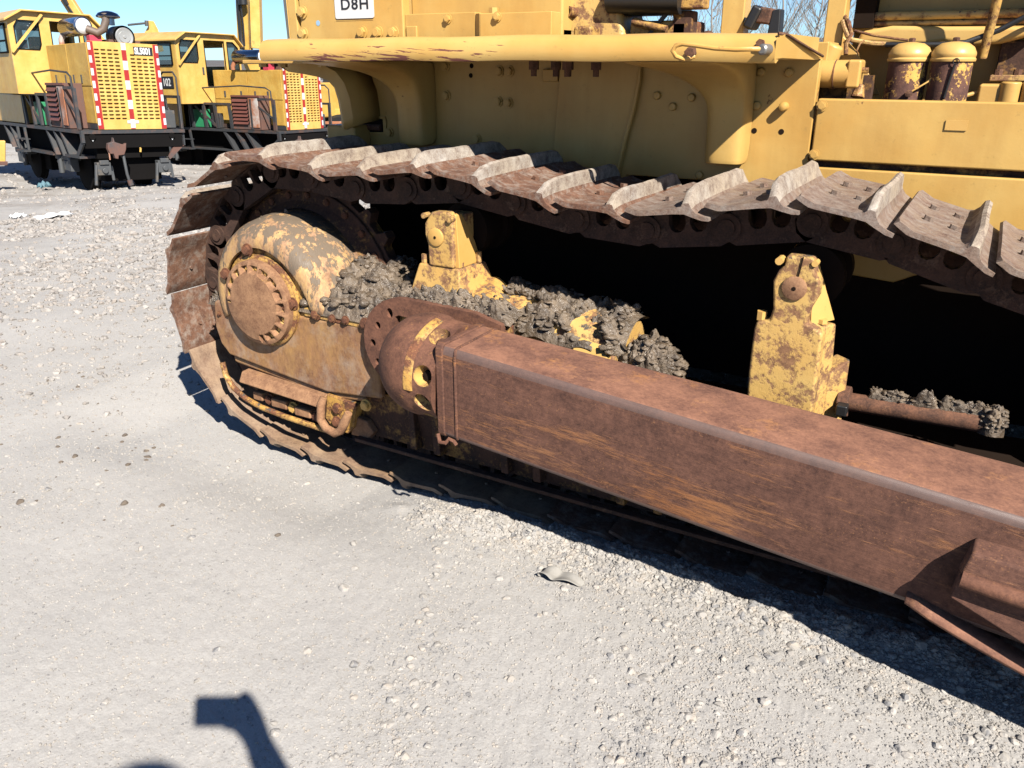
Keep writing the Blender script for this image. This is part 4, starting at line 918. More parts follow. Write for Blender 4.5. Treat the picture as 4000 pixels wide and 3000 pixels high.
# curled leaf-like scrap lying on the gravel
cs = MB(); rows = []
cpath = [(-.932, .004), (-.938, .020), (-.925, .034), (-.905, .036), (-.893, .024), (-.885, .014), (-.870, .022), (-.850, .028), (-.828, .022), (-.808, .006)]
for i, (px_, pz_) in enumerate(cpath):
    wd = .022 * math.sin(math.pi * (i + 1.2) / 11.2) + .006
    rows.append([(px_ + .010 * (j / 5 - .5), 1.805 + .012 * i / 9 + wd * (j / 5 * 2 - 1), pz_ * .8 + .003 * math.cos(j * 1.2) + float(gz(-.88, 1.8))) for j in range(6)])
cs.grid(rows); so = cs.build('curled_scrap', plain('dry_scrap', (.34, .32, .29), .9, scale=60), None); q = so.modifiers.new('t', 'SOLIDIFY'); q.thickness = .0025; so.modifiers.new('s', 'SUBSURF').render_levels = 2
tag(so, 'curled grey dried scrap lying alone on the gravel below the push arm', 'scrap')
def rag(name, label, cat, c, s, col, seed, rough=.7):
    r_ = random.Random(seed); rows = []
    for i in range(16):
        row = []
        for j in range(12):
            a, b_ = i / 15 - .5, j / 11 - .5; row.append((c[0] + a * s[0], c[1] + b_ * s[1], c[2] + s[2] * (.35 + .65 * abs(math.sin(a * 9 + seed) * math.cos(b_ * 8))) * (1 - 1.2 * (a * a + b_ * b_)) + r_.uniform(-.1, .1) * s[2]))
        rows.append(row)
    m_ = MB().grid(rows); o = m_.build(name, plain(name + '_mat', col, rough), None); q = o.modifiers.new('t', 'SOLIDIFY'); q.thickness = .004; return tag(o, label, cat)

rag('crumpled_sheet', 'crumpled white sheet lying on the stony ground left of the track', 'litter', (-9.25, 5.57, float(gz(-9.25, 5.57)) + .01), (.16, .42, .06), (.8, .8, .8), 1)
rag('paper_scrap', 'small white scrap on the stony ground at the left edge', 'litter', (-10.0, 5.6, float(gz(-10, 5.6)) + .01), (.15, .16, .07), (.8, .8, .8), 4)
# ================================================================== LOCOMOTIVES
LY = (.78, .53, .16)
M['loco'] = worn('loco_yellow', LY, .95, 1.6, prough=.35, width=.02, bumpd=.004, rspec=.4, grime=.3)
M['loco_d'] = worn('loco_ochre', (.66, .44, .11), .93, 1.6, prough=.4, width=.02, bumpd=.004, grime=.45)
M['loco_frame'] = plain('loco_frame_grey', (.036, .038, .042), .6, scale=5, dirt=.35, dirtcol=(.10, .055, .04))
M['loco_shade_black'] = plain('loco_shade_black', (.008, .007, .007), .9, scale=4, spec=.08)  # black parts, deepened so the undercarriage recess shade sits in the colour
M['loco_rust'] = plain('loco_rust', (.15, .07, .05), .8, scale=4, dirt=.4, dirtcol=(.07, .06, .06))
M['louv'] = plain('louvre_red_brown', (.17, .055, .04), .6, scale=4)
M['rustwhite'] = plain('rusty_white', (.62, .58, .54), .6, scale=2, dirt=.9, dirtcol=(.38, .14, .06))
M['green'] = plain('green_paint', (.03, .28, .12), .5, scale=3)
M['red'] = plain('reflective_red', (.42, .025, .02), .4, scale=8, bump=0)
M['white'] = plain('reflective_white', (.72, .74, .76), .35, scale=8, bump=0, var=.2)
M['greytruck'] = plain('truck_grey', (.07, .075, .08), .6, scale=8, dirt=.3)
M['chrome'] = plain('chrome', (.35, .38, .45), .16, 1., scale=3, bump=0)
M['letter'] = plain('lettering_white', (.75, .75, .73), .5, scale=4, bump=0)
M['pinkred'] = plain('red_notice', (.55, .05, .09), .5, scale=9, bump=0)
n = NT('cab_glass'); n.b.inputs['Transmission Weight'].default_value = 0
tr = n.t.nodes.new('ShaderNodeBsdfTransparent'); mx = n.t.nodes.new('ShaderNodeMixShader'); mx.inputs[0].default_value = .45
tr.inputs[0].default_value = (.75, .85, .88, 1)
n.t.links.new(tr.outputs[0], mx.inputs[1]); n.t.links.new(n.b.outputs[0], mx.inputs[2]); n.t.links.new(mx.outputs[0], n.out.inputs[0])
M['glass'] = n.fin((.05, .07, .08), .08, 0, .8)

def loco(name, label, O, u, v, w, HL, HH, cu0, cu1, dv, num, side_num, mufu=0., cz=0.):
    mat = Matrix((u, v, w)).transposed().to_4x4(); mat.translation = Vector(O)
    L = root(name, label, 'locomotive', None, 'yellow industrial locomotives parked in the background', mat)
    W = 1.2; CF = HL + dv; B = lambda m_, nm, mt, p=L, **k: m_.build(nm, mt, p, **k)
    # deck and frame
    deck = B(MB().box(-.32, 1.52, -.05, 7.4, -.07, -.012), 'deck', M['loco_frame'])
    B(MB().box(-.27, 1.47, -.02, .06, -.32, -.071), 'front_beam', M['loco_shade_black'], bevel=.01)
    B(MB().box(-.05, 1.25, .1, 7.3, -.5, -.071), 'chassis', M['loco_shade_black'])
    for vv in (1.0, 1.35, 1.75, 4.0, 4.4):
        rb = MB(); rb.add([(-.31, vv, -.075), (-.31, vv + .09, -.075), (-.30, vv - .27, -.50), (-.30, vv - .22, -.50), (-.05, vv, -.075), (-.05, vv + .09, -.075), (-.05, vv - .27, -.50), (-.05, vv - .22, -.50)],
              [(0, 1, 3, 2), (4, 6, 7, 5), (0, 4, 5, 1), (2, 3, 7, 6), (0, 2, 6, 4), (1, 5, 7, 3)]); B(rb, 'frame_rib', M['loco_frame'])
    B(MB().box(-.33, -.28, -.08, .0, -.22, -.071), 'corner_post', M['loco_frame'])
    B(MB().beam((-.3, -.03, -.21), (-.3, .32, -.46), .03, .09), 'corner_brace', M['loco_frame'])
    B(MB().box(-.32, -.02, .2, .95, -.50, -.455), 'step_plate', M['loco_frame'])
    B(MB().box(-.32, -.05, 1.6, 3.6, -.52, -.49), 'sill', M['loco_frame'])
    st = MB(); st.beam((-.34, 3.45, -.07), (-.34, 3.40, -.5), .04, .05); st.beam((-.34, 3.0, -.07), (-.34, 2.95, -.5), .04, .05); st.box(-.45, -.28, 2.9, 3.45, -.53, -.50); st.box(-.40, -.28, 2.95, 3.42, -.30, -.28); B(st, 'step', M['loco_frame'])
    # running gear
    for vc in (1.0, 3.9):
        B(MB().box(.08, 1.12, vc - .75, vc + .75, -.92, -.45), 'truck_frame', M['loco_shade_black'], bevel=.02)
        for uu in (.05, 1.0): B(MB().lathe((uu, vc, -.72), (1, 0, 0), [(.12, -.06), (.36, -.05), (.40, -.04), (.40, .05), (.43, .06), (.43, .09), (.1, .1)], 36), 'wheel', M['loco_shade_black'])
    tb = MB(); tb.box(-.2, -.02, 1.05, 1.9, -.60, -.52); tb.box(-.22, -.05, 1.1, 1.42, -.78, -.6); tb.cyl((-.2, 1.62, -.5), (-.2, 1.62, -.85), .05, n=12); tb.box(-.25, -.1, .95, 1.1, -.78, -.55); tb.cyl((-.12, 1.5, -.66), (-.12, 2.0, -.66), .035, n=10)
    B(tb, 'brake_gear', M['greytruck'], bevel=.012)
    tb = MB(); tb.box(-.2, -.02, 3.6, 4.4, -.62, -.52); tb.box(-.22, -.05, 3.9, 4.2, -.80, -.6); tb.cyl((-.2, 3.8, -.5), (-.2, 3.8, -.85), .05, n=12); B(tb, 'brake_gear', M['greytruck'], bevel=.012)
    for uu in (-.02, 1.06):
        jb = MB(); jb.box(uu - .1, uu + .14, -.02, .12, -.78, -.56); jb.box(uu - .06, uu + .10, -.05, .0, -.60, -.52); jb.cyl((uu + .02, -.06, -.70), (uu + .02, 0, -.70), .05, n=14); jb.beam((uu - .16, -.02, -.95), (uu - .1, .02, -.6), .05, .04); jb.beam((uu + .14, .0, -.62), (uu + .16, 0, -.88), .03, .05)
        B(jb, 'axle_box', M['greytruck'], bevel=.012)
    cp_ = MB(); cp_.prism([(.02, -.22), (.10, -.20), (.12, -.12), (.135, -.20), (.28, -.25), (.33, -.22), (.31, -.33), (.27, -.42), (.17, -.43), (.16, -.49), (.11, -.48), (.09, -.40), (.03, -.40), (.0, -.3)], -.30, -.20); cp_.box(.1, .25, -.2, .02, -.38, -.26)
    B(cp_, 'coupler', M['loco_rust'], bevel=.012)
    B(MB().tube([(.27, -.24, -.42), (.27, -.26, -.55), (.28, -.27, -.75), (.31, -.26, -.88)], .025, 10), 'air_hose', M['greytruck'])
    B(MB().cyl((.31, -.27, -.86), (.33, -.27, -.95), .045, n=10), 'hose_coupling', M['loco_rust'])
    B(MB().tube([(.03, -.25, -.38), (.03, -.25, -.50)], .012, 8), 'chain_end', M['rustwhite'])
    B(MB().tube([(.58, .0, -.30), (.66, .0, -.30), (.68, 0, -.34), (.67, 0, -.40)], .018, 8), 'lifting_hook', M['loco'])
    for uu in (-.14, 1.27):
        B(MB().cyl((uu, -.03, -.12), (uu, -.05, -.12), .055, n=16), 'reflector', M['loco_shade_black'])
        B(MB().prism([(uu - .05, -.12), (uu + .05, -.12), (uu, -.20)], -.045, -.035), 'reflector', M['white'])
    # hood
    hd_ = B(MB().box(.012, W - .01, .03, HL, 0, HH - .02), 'hood', M['loco_d'], bevel=.012)
    B(MB().box(-.002, .012, .06, HL * .5 - .01, HH * .5, HH - .03), 'hood_door', M['loco_d'], hd_, bevel=.004)
    B(MB().box(-.002, .012, HL * .5 + .01, HL - .02, HH * .5, HH - .03), 'hood_door', M['loco_d'], hd_, bevel=.004)
    B(MB().box(.0, .012, .06, HL * .5 - .01, .10, HH * .5 - .02), 'hood_door', M['loco_d'], hd_, bevel=.004)
    B(MB().box(.0, .012, HL * .5 + .01, HL - .02, .10, HH * .5 - .02), 'hood_door', M['loco_d'], hd_, bevel=.004)
    B(MB().box(-.006, .01, .02, HL, 0, .09), 'hood_skirt', M['loco_frame'], hd_)
    for vv in (.22, .40, .60, .84):
        q = B(MB().box(-.012, -.002, HL * vv - .025, HL * vv + .025, HH * .53, HH * .53 + .14), 'door_latch', M['greytruck'], hd_)
    # front grille plate with real slots
    hol = []
    for cols, u0, nrow, w0 in ((4, .095, 19, .17), (4, .69, 17, .17)):
        for c_ in range(cols):
            for r_ in range(nrow + (1 if (u0 > .5 and c_ == 0) else 0)):
                uu = u0 + c_ * .108; ww = w0 + r_ * .0625 * HH / 1.44
                hol.append([(uu + .012, ww - .003), (uu + .076, ww - .003), (uu + .089, ww + .011), (uu + .076, ww + .026), (uu + .012, ww + .026), (uu - .001, ww + .011)])
    gm = MB().holes([(0, 0), (W, 0), (W, HH), (0, HH)], hol, -.012, .012)
    gr_ = B(gm, 'front_grille', M['loco'])
    B(MB().box(.08, W - .08, .06, .08, .14, HH - .05), 'radiator_core', plain('core_grey', (.02, .02, .02), .8, scale=6, spec=.1), gr_)
    def strip(u0, u1, wmode):
        m_ = MB(); m_.box(u0, u1, -.016, -.0125, .005, HH - .005); o = B(m_, 'reflective_strip', M['red'], gr_)
        k = 0; ww = .02
        if wmode == 'c':
            while ww < HH - .05: B(MB().box(u0 - .001, u1 + .001, -.018, -.0165, ww, min(ww + .15, HH - .006)), 'white_band', M['white'], o); ww += .325
        else:
            a, b = (u0 - .001, (u0 + u1) / 2) if wmode == 'l' else ((u0 + u1) / 2, u1 + .001)
            while ww < HH - .08: B(MB().box(a, b, -.018, -.0165, ww + .05, ww + .165), 'white_band', M['white'], o); ww += .205
    strip(0, .09, 'l'); strip(.555, .635, 'c'); strip(W - .09, W, 'r')
    B(MB().box(.50, .70, -.0215, -.019, .10, .15), 'white_tape', M['white'], gr_); B(MB().box(.555, .635, -.0225, -.022, .03, .17), 'white_tape', M['white'], gr_)
    if num:
        sg = B(MB().box(.765, 1.095, -.026, -.0125, HH - .19, HH - .055), 'number_plate', M['ink'], gr_)
        letters(num, .145, .001, M['letter'], 'plate_text', sg, (.775, -.0275, HH - .172), Matrix.Rotation(R(90), 4, 'X'), .95, .70, .0065)
    # louvre box
    lb = B(MB().box(-.30, .0, .50, 1.46, .0, .76), 'louvre_box', M['loco_rust'], bevel=.006)
    B(MB().box(-.312, -.301, .90, 1.42, .12, .70), 'louvre_back', M['loco_shade_black'], lb)
    for i in range(7):
        z0 = .66 - i * .083; m_ = MB(); m_.hexa([(-.345, .90, z0 - .045), (-.345, 1.40, z0 - .045), (-.313, 1.40, z0 + .01), (-.313, .90, z0 + .01), (-.34, .90, z0 - .032), (-.34, 1.40, z0 - .032), (-.313, 1.40, z0 + .02), (-.313, .90, z0 + .02)]); B(m_, 'louvre', M['louv'], lb)
    B(MB().box(-.318, -.303, .56, .86, .05, .70), 'box_panel', M['rustwhite'], lb); B(MB().box(-.32, -.303, .50, 1.44, .72, .76), 'box_rim', M['louv'], lb)
    # railings
    g_ = 'handrail'
    B(MB().tube([(-.30, 3.0, 0), (-.30, 2.98, .80), (-.30, 2.92, .88), (-.30, 2.84, .90), (-.30, 1.1, .97), (-.30, .28, .93), (-.30, .12, .86), (-.30, .08, .0)], .017, 8), g_, M['loco_frame'])
    rl = MB(); rl.beam((-.30, .08, .68), (-.30, .80, .68), .03, .05); rl.beam((-.30, .80, .68), (-.30, .80, 0), .04, .07); rl.beam((-.30, .06, .68), (-.30, .06, 0), .05, .08); rl.beam((-.30, .72, .60), (-.30, .08, .25), .02, .04)
    B(rl, 'rail_frame', M['loco_frame'])
    rl = MB(); rl.beam((-.30, 1.5, .56), (-.30, 2.95, .56), .03, .05)
    for vv in (1.55, 2.05, 2.45, 2.92): rl.beam((-.30, vv, .56), (-.30, vv - .05, 0), .04, .08)
    rl.beam((-.30, 2.75, .50), (-.30, 2.0, .02), .02, .05)
    B(rl, 'rail_frame', M['loco_frame'])
    rl = MB(); rl.beam((1.5, .0, .56), (1.5, .62, .56), .03, .05); rl.beam((1.5, .03, .58), (1.5, .03, -.3), .05, .06); rl.beam((1.5, .6, .56), (1.5, .6, 0), .03, .05); B(rl, 'rail_frame', M['loco_frame'])
    B(MB().tube([(1.48, .65, .0), (1.48, .65, .93), (1.48, .55, .99), (1.48, .12, .99), (1.48, .0, .90), (1.48, -.03, 0)], .017, 8), g_, M['loco_frame'])
    tri = MB(); tri.prism([(1.46, -.06), (1.5, -.06), (1.5, -.30), (1.2, -.55), (1.18, -.5)], .0, .04); B(tri, 'corner_brace', M['loco_rust'])
    # recess with green engine cover behind the rails
    B(MB().box(-.1, 1.3, HL, CF + 1.8, .0, .52), 'lower_body', M['loco_shade_black'])
    B(MB().box(-.22, -.105, CF + .05, CF + .55, .0, .42), 'green_cover', M['green'], bevel=.01)
    B(MB().box(-.22, -.105, HL - .35, CF - .1, .0, .34), 'tool_box', M['loco_frame'], bevel=.01)
    hz = MB()
    for i in range(5): hz.tube([(1.35, .2 + i * .02, .05), (1.42, .22 + i * .03, .25 + .03 * i), (1.36, .3, .33), (1.3, .32, .1)], .012, 6)
    B(hz, 'hose_bundle', M['greytruck']); B(MB().box(1.25, 1.46, .15, .5, .0, .32), 'hose_box', M['greytruck'], bevel=.02)
    # cab
    x0, x1, z0, z1 = cu0, cu1, .56 - cz, 1.72
    def wall(outer, hols, va, nm, mt=M['loco'], **k): return B(MB().holes(outer, hols, va, va + .04), nm, mt, **k)
    mid = x0 + (x1 - x0) * .33
    outl_ = [(x0, z0), (x1, z0), (x1, z1 - .08), (x1 - .22, z1 + .16), (x0 + .25, z1 + .16), (x0, z1)]
    h1 = [(x0 + .10, 1.24), (mid - .06, 1.24), (mid - .02, 1.34), (mid - .02, 1.73), (x0 + .17, 1.73), (x0 + .10, 1.62)]
    h2 = [(mid + .18, .72), (x0 + (x1 - x0) * .74, .72), (x0 + (x1 - x0) * .74, 1.74), (mid + .18, 1.74)]
    h3 = [(x0 + (x1 - x0) * .79, 1.1), (x1 - .07, 1.1), (x1 - .07, 1.60), (x1 - .22, 1.73), (x0 + (x1 - x0) * .79, 1.73)]
    fw = wall(outl_, [h1, h2, h3], CF, 'cab_front')
    B(MB().prism(h1, CF + .015, CF + .022), 'window', M['glass'], fw); B(MB().prism(h3, CF + .015, CF + .022), 'window', M['glass'], fw)
    def trim(poly, va, r_=.014):
        m_ = MB(); P_ = [(a, va, b) for a, b in poly]
        for i in range(len(P_)): m_.beam(P_[i], P_[(i + 1) % len(P_)], r_, r_ * 1.6, (0, 1, 0))
        return m_
    B(trim(h1, CF - .004), 'window_frame', M['loco_shade_black'], fw); B(trim(h2, CF - .004), 'door_frame', M['loco_shade_black'], fw)
    B(trim(h3, CF - .004), 'window_frame', M['loco_shade_black'], fw)
    B(MB().beam((x0 + .0, CF - .05, 1.18), (mid + .05, CF - .05, 1.85), .02, .045), 'brace_bar', M['loco'], fw)
    B(MB().box(x0 + .16, x0 + .30, CF + .045, CF + .05, 1.26, 1.40), 'notice', M['pinkred'], fw)
    B(MB().box(mid + .06, mid + .10, CF - .02, CF, .98, 1.14), 'door_handle', M['greytruck'], fw)
    bwo = [(x0, z0), (x1, z0), (x1, z1 - .08), (x1 - .22, z1 + .16), (x0 + .25, z1 + .16), (x0, z1)]
    bw = wall(bwo, [[(x0 + .12, 1.15), (mid + .1, 1.15), (mid + .1, 1.66), (x0 + .12, 1.66)], [(mid + .2, 1.15), (x1 - .12, 1.15), (x1 - .12, 1.66), (mid + .2, 1.66)]], CF + 1.75, 'cab_back', M['loco_d'])
    # side walls: built in the v-w plane
    def side(uu, nm):
        m_ = MB().holes([(CF + .04, z0), (CF + 1.75, z0), (CF + 1.75, z1), (CF + .04, z1)], [[(CF + .16, 1.18), (CF + 1.5, 1.18), (CF + 1.5, 1.66), (CF + .16, 1.66)]], 0, .04)
        m_.v = [(uu + q[1], q[0], q[2]) for q in m_.v]; return B(m_, nm, M['loco_d'])
    s_ = side(x0, 'cab_side')
    wf = MB(); 
    for a, b in (((CF + .16, 1.18), (CF + 1.5, 1.18)), ((CF + 1.5, 1.18), (CF + 1.5, 1.66)), ((CF + 1.5, 1.66), (CF + .16, 1.66)), ((CF + .16, 1.66), (CF + .16, 1.18)), ((CF + .83, 1.18), (CF + .83, 1.66)), ((CF + .16, 1.38), (CF + 1.5, 1.38))):
        wf.beam((x0 - .006, a[0], a[1]), (x0 - .006, b[0], b[1]), .025, .05, (1, 0, 0))
    B(wf, 'window_frame', M['loco_shade_black'], s_); B(MB().box(x0 + .01, x0 + .016, CF + .16, CF + 1.5, 1.18, 1.66), 'window', M['glass'], s_)
    s2 = side(x1 - .04, 'cab_side')
    ro = MB(); rp_ = [(x0 - .06, z1 - .02), (x0 - .06, z1 + .02), (x0 + .22, z1 + .19), (x1 - .20, z1 + .19), (x1 + .04, z1 - .06), (x1 + .04, z1 - .10), (x1 - .22, z1 + .162), (x0 + .25, z1 + .162)]
    ro.prism(rp_, CF - .10, CF + 1.9); B(ro, 'roof', M['loco'], bevel=.008)
    B(MB().box(x0 + .04, x1 - .04, CF + .05, CF + 1.7, z0, z0 + .05), 'cab_floor', M['loco_shade_black'])
    B(MB().box(mid + .05, mid + .35, CF + .7, CF + 1.0, 1.15, 1.5), 'seat', M['loco_shade_black'], bevel=.04)
    B(MB().box(mid + .05, mid + .4, CF + .5, CF + 1.0, .85, 1.12), 'seat_base', M['loco_shade_black'], bevel=.04)
    B(MB().box(x0 + .02, x0 + .45, CF + .1, CF + 1.7, .0, .56) if False else MB().box(-.28, -.11, CF + 1.0, CF + 4.5, .0, .54), 'rear_panel', M['loco'], bevel=.01)
    B(MB().box(-.2, 1.3, CF + 1.80, CF + 4.6, .0, 1.20), 'rear_hood', M['loco_d'], bevel=.02)
    B(MB().box(-.33, -.29, CF + .72, CF + .92, .62, .98), 'rusty_plate', M['loco_rust'])
    if side_num:
        pl = B(MB().box(x0 - .02, x0 - .002, CF + .22, CF + .62, .80 - cz * .55, 1.06 - cz * .55), 'number_plate', M['ink'], s_)
        rot = Matrix(((0, 0, -1, 0), (-1, 0, 0, 0), (0, 1, 0, 0), (0, 0, 0, 1)))
        letters(side_num, .235, .001, M['letter'], 'plate_text', pl, (x0 - .022, CF + .59, .85 - cz * .55), rot, 1.0, .82, .004)
    # exhaust and air cleaner on the hood
    T = HH - 1.44
    mu = mufu
    ex = B(MB().lathe((mu + .18, .55, 1.70 + T), (0, 1, 0), [(.10, 0), (.155, .02), (.155, .85), (.12, .9)], 28), 'muffler', M['chrome'])
    B(MB().lathe((mu + .18, .545, 1.70 + T), (0, -1, 0), [(.13, 0), (.10, .03), (.05, .05)], 24), 'muffler_end', M['white'], ex)
    B(MB().tube([(mu + .22, .52, 1.66 + T), (mu + .36, .42, 1.60 + T), (mu + .45, .38, 1.66 + T), (mu + .50, .36, 1.80 + T), (mu + .50, .36, 1.92 + T)], .065, 14), 'exhaust_pipe', plain('burnt_pipe', (.2, .15, .12), .6, .3, scale=6), ex)
    B(MB().lathe((mu + .58, .45, 1.74 + T), (0, 0, 1), [(.10, 0), (.10, .10), (.19, .12), (.20, .14), (.16, .19), (.08, .22), (.01, .23)], 28), 'rain_cap', M['chrome'], ex)
    ac = B(MB().lathe((mu + .76, .30, 1.55 + T), (0, 1, 0), [(.185, 0), (.19, .02), (.19, .35), (.15, .4)], 36, False), 'air_cleaner', M['black'])
    B(MB().lathe((mu + .76, .31, 1.55 + T), (0, -1, 0), [(.155, 0), (.155, .02), (.145, .03), (.10, .022), (.095, .035), (.03, .03), (.02, .045)], 36), 'cleaner_lid', M['white'] if False else plain('lid_grey', (.5, .51, .5), .4, .4, scale=5), ac)
    B(MB().box(mu + .22, mu + .42, .45, .6, 1.40 + T, 1.56 + T), 'red_manifold', M['pinkred'], ex)
    B(MB().tube([(mu + .12, 1.40, 1.62 + T), (mu + .08, 1.45, 1.5 + T), (mu + .08, 1.45, HH - .02)], .05, 10), 'muffler_foot', M['rustwhite'], ex)
    B(MB().box(mu + .5, mu + 1.05, .35, 1.0, HH - .02, 1.50 + T), 'engine_cover', M['loco_rust'], ex)
    for o in L.children:
        if o.name.split('.')[0] in ('cab_front', 'cab_back', 'cab_side', 'roof', 'cab_floor', 'seat', 'seat_base'): o.location.z += cz
    return L
loco('diesel_locomotive', 'nearer yellow locomotive with plate SL5001 on its slotted grille, at the far left', (-13.74, 9.417, .289), (.2612, .9644, -.0407), (-.9653, .2608, -.0142), (-.0031, .043, .9991), 2.1, 1.44, -.58, 1.05, .03, 'SL5001', None, 0., .10)
loco('diesel_locomotive', 'farther yellow locomotive numbered 102 beside its cab, partly hidden by the bulldozer fender', (-14.499, 14.744, -.098), (.0205, .9995, -.0225), (-.9998, .0204, -.0076), (-.0071, .0226, .9997), 2.35, 1.34, -.92, .98, .06, None, '102', -.22, .24)
rag('plastic_bag', 'crumpled blue plastic bag beside the locomotive wheel', 'litter', (-15.6, 9.35, float(gz(-15.6, 9.35)) + .02), (.14, .22, .17), (.09, .20, .25), 3)

# ---- machines further back
def excav(name, label, base, yaw, boom, stick, cab=True):
    e = root(name, label, 'excavator', None, None, Matrix.Translation(base) @ Matrix.Rotation(yaw, 4, 'Z'))
    MB().box(-1.6, 1.6, -1.3, 1.3, .9, 1.9).build('upper_body', M['loco_d'], e, bevel=.06)
    for yy in (-1.3, 1.3):
        MB().prism([(-1.9, .1), (1.9, .1), (2.1, .4), (1.9, .8), (-1.9, .8), (-2.1, .4)], yy - .25, yy + .25).build('crawler_track', M['black'], e, bevel=.05)
    if cab:
        c_ = MB().box(.3, 1.5, -1.25, -.35, 1.9, 2.7).build('cab', M['loco'], e, bevel=.05); MB().box(.4, 1.4, -1.27, -1.255, 2.05, 2.6).build('window', M['glass'], c_)
    m_ = MB(); 
    for a, b, w0 in boom: m_.beam(a, b, .28, w0)
    m_.build('boom', M['loco'], e, bevel=.03)
    m_ = MB()
    for a, b, w0 in stick: m_.beam(a, b, .1, w0)
    m_.build('hydraulic_ram', M['black'], e, bevel=.01)
    return e
def Wp(fwd, right, z): return (fwd * -.497 + right * .868, fwd * .868 + right * .497, z)
# boom over the first cab (A 560..740), distant excavator with folded arm between the locos, mast behind loco 2
def machine(name, label, base, parts, cat='excavator'):
    e = root(name, label, cat, base)
    for nm, mt, mbs, bv in parts: mbs.build(nm, mt, e, bevel=bv)
    return e
bz = -1.1
def Pw(px, py, D):   # helper used at design time only for placing far machines on their own distance
    th = R(21.5); a = px - 2000; b = py - 1500; f = 3200
    fw = f * math.cos(th) - b * math.sin(th); dn = f * math.sin(th) + b * math.cos(th); t = D / fw
    return Vector(Wp(D, a * t, 1.4 - dn * t))
def body(c, yaw=0.):
    m_ = MB(); m_.rbox((c[0], c[1], bz + 1.4), (3.2, 2.4, 1.0), Matrix.Rotation(yaw, 3, 'Z')); return m_
def tracks(c, yaw=0.):
    m_ = MB()
    for s in (-1.1, 1.1): m_.rbox(Vector((c[0], c[1], bz + .45)) + Matrix.Rotation(yaw, 3, 'Z') @ Vector((0, s, 0)), (3.6, .5, .8), Matrix.Rotation(yaw, 3, 'Z'))
    return m_
a = Pw(225, -60, 32); b_ = Pw(325, 95, 32); base = Vector((b_[0] + .6, b_[1] + 1.2, bz))
bo = MB(); bo.beam(a, b_, .25, .40); bo.beam(b_, (base[0], base[1], bz + 1.8), .25, .45)
ra = MB(); ra.beam(Pw(252, 5, 31.7), Pw(290, 62, 31.7), .06, .08); ra.beam(Pw(240, -25, 31.7), Pw(262, 20, 31.7), .1, .13)
machine('excavator', 'excavator hidden behind the SL5001 locomotive, only its yellow boom showing above the cab roof', base, [('upper_body', M['loco_d'], body(base), .05), ('crawler_track', M['black'], tracks(base), .05), ('boom', M['loco'], bo, .03), ('hydraulic_ram', M['black'], ra, .01)])
p1 = Pw(593, 85, 34); p2 = Pw(606, 128, 34); p3 = Pw(560, 150, 34); base = Vector((p3[0], p3[1] + 1.5, bz))
bo = MB(); bo.add([tuple(Pw(x, y, D)) for D in (34, 34.3) for x, y in ((578, 80), (600, 82), (618, 116), (640, 200), (540, 215), (562, 132), (578, 104))], [tuple(range(7)), tuple(range(7, 14))[::-1]] + [(i, (i + 1) % 7, 7 + (i + 1) % 7, 7 + i) for i in range(7)])
ra = MB(); ra.cyl(Pw(500, 97, 34), Pw(570, 90, 34), .04, n=10); ra.cyl(Pw(572, 80, 33.9), Pw(574, 102, 33.9), .07, n=10)
machine('excavator', 'far yellow excavator with folded arm and thin ram showing between the two locomotives', base, [('upper_body', M['loco_d'], body(base), .05), ('crawler_track', M['black'], tracks(base), .05), ('boom', M['loco'], bo, .02), ('hydraulic_ram', M['greytruck'], ra, 0)])
# upright stick behind loco 102
q0 = Pw(985, 200, 26); base = Vector((q0[0], q0[1] + 1.5, bz))
st_ = MB(); st_.beam(Pw(958, 195, 26), Pw(948, -30, 26), .35, .33); st_.beam(Pw(958, 195, 26), (base[0], base[1] - 1.2, bz + 1.6), .35, .35)
s2 = MB(); s2.beam(Pw(1005, 190, 25.9), Pw(998, -30, 25.9), .30, .28)
ho = MB(); ho.tube([Pw(928, -20, 25.7), Pw(932, 40, 25.7), Pw(938, 110, 25.7), Pw(942, 160, 25.7), Pw(950, 190, 25.6)], .05, 8); ho.tube([Pw(941, 20, 25.6), Pw(950, 100, 25.6), Pw(955, 180, 25.6)], .025, 8); ho.cyl(Pw(945, -20, 25.6), Pw(950, 18, 25.6), .13, n=14)
machine('excavator', 'excavator behind locomotive 102 with a tall upright yellow stick and black hoses', base, [('upper_body', M['loco_d'], body(base), .05), ('crawler_track', M['black'], tracks(base), .05), ('boom', M['loco_d'], st_, .02), ('stick', worn('scuffed_stick', LY, .72, 2.2, width=.05), s2, .02), ('hose', M['black'], ho, 0)])
# wheel loader at the right behind the arch
c = Pw(1330, 480, 27); D = 27
lo = root('wheel_loader', 'dark-grilled yellow wheel loader partly hidden behind the fender arch of the bulldozer', 'loader', (c[0], c[1], bz))
def slab(px0, py0, px1, py1, D, th): 
    m_ = MB(); P_ = [Pw(x, y, d) for d in (D, D + th) for x, y in ((px0, py1), (px1, py1), (px1, py0), (px0, py0))]; return m_.hexa(P_)
slab(1262, 280, 1420, 420, 27, 1.6).build('engine_grille', M['black'], lo, bevel=.03)
slab(1235, 424, 1440, 455, 26.6, .5).build('lift_arm', M['loco_d'], lo, bevel=.03)
slab(1290, 455, 1440, 500, 26.9, 1.2).build('frame', M['greytruck'], lo, bevel=.03)
slab(1255, 474, 1420, 486, 26.3, .9).build('fender_plate', M['rustwhite'], lo, bevel=.02)
slab(1285, 230, 1420, 280, 27, 1.6).build('cab_base', M['loco_d'], lo, bevel=.03)
for i in range(9):
    slab(1268 + i * 17, 330, 1274 + i * 17, 418, 26.96, .03).build('grille_bar', M['greytruck'], lo)
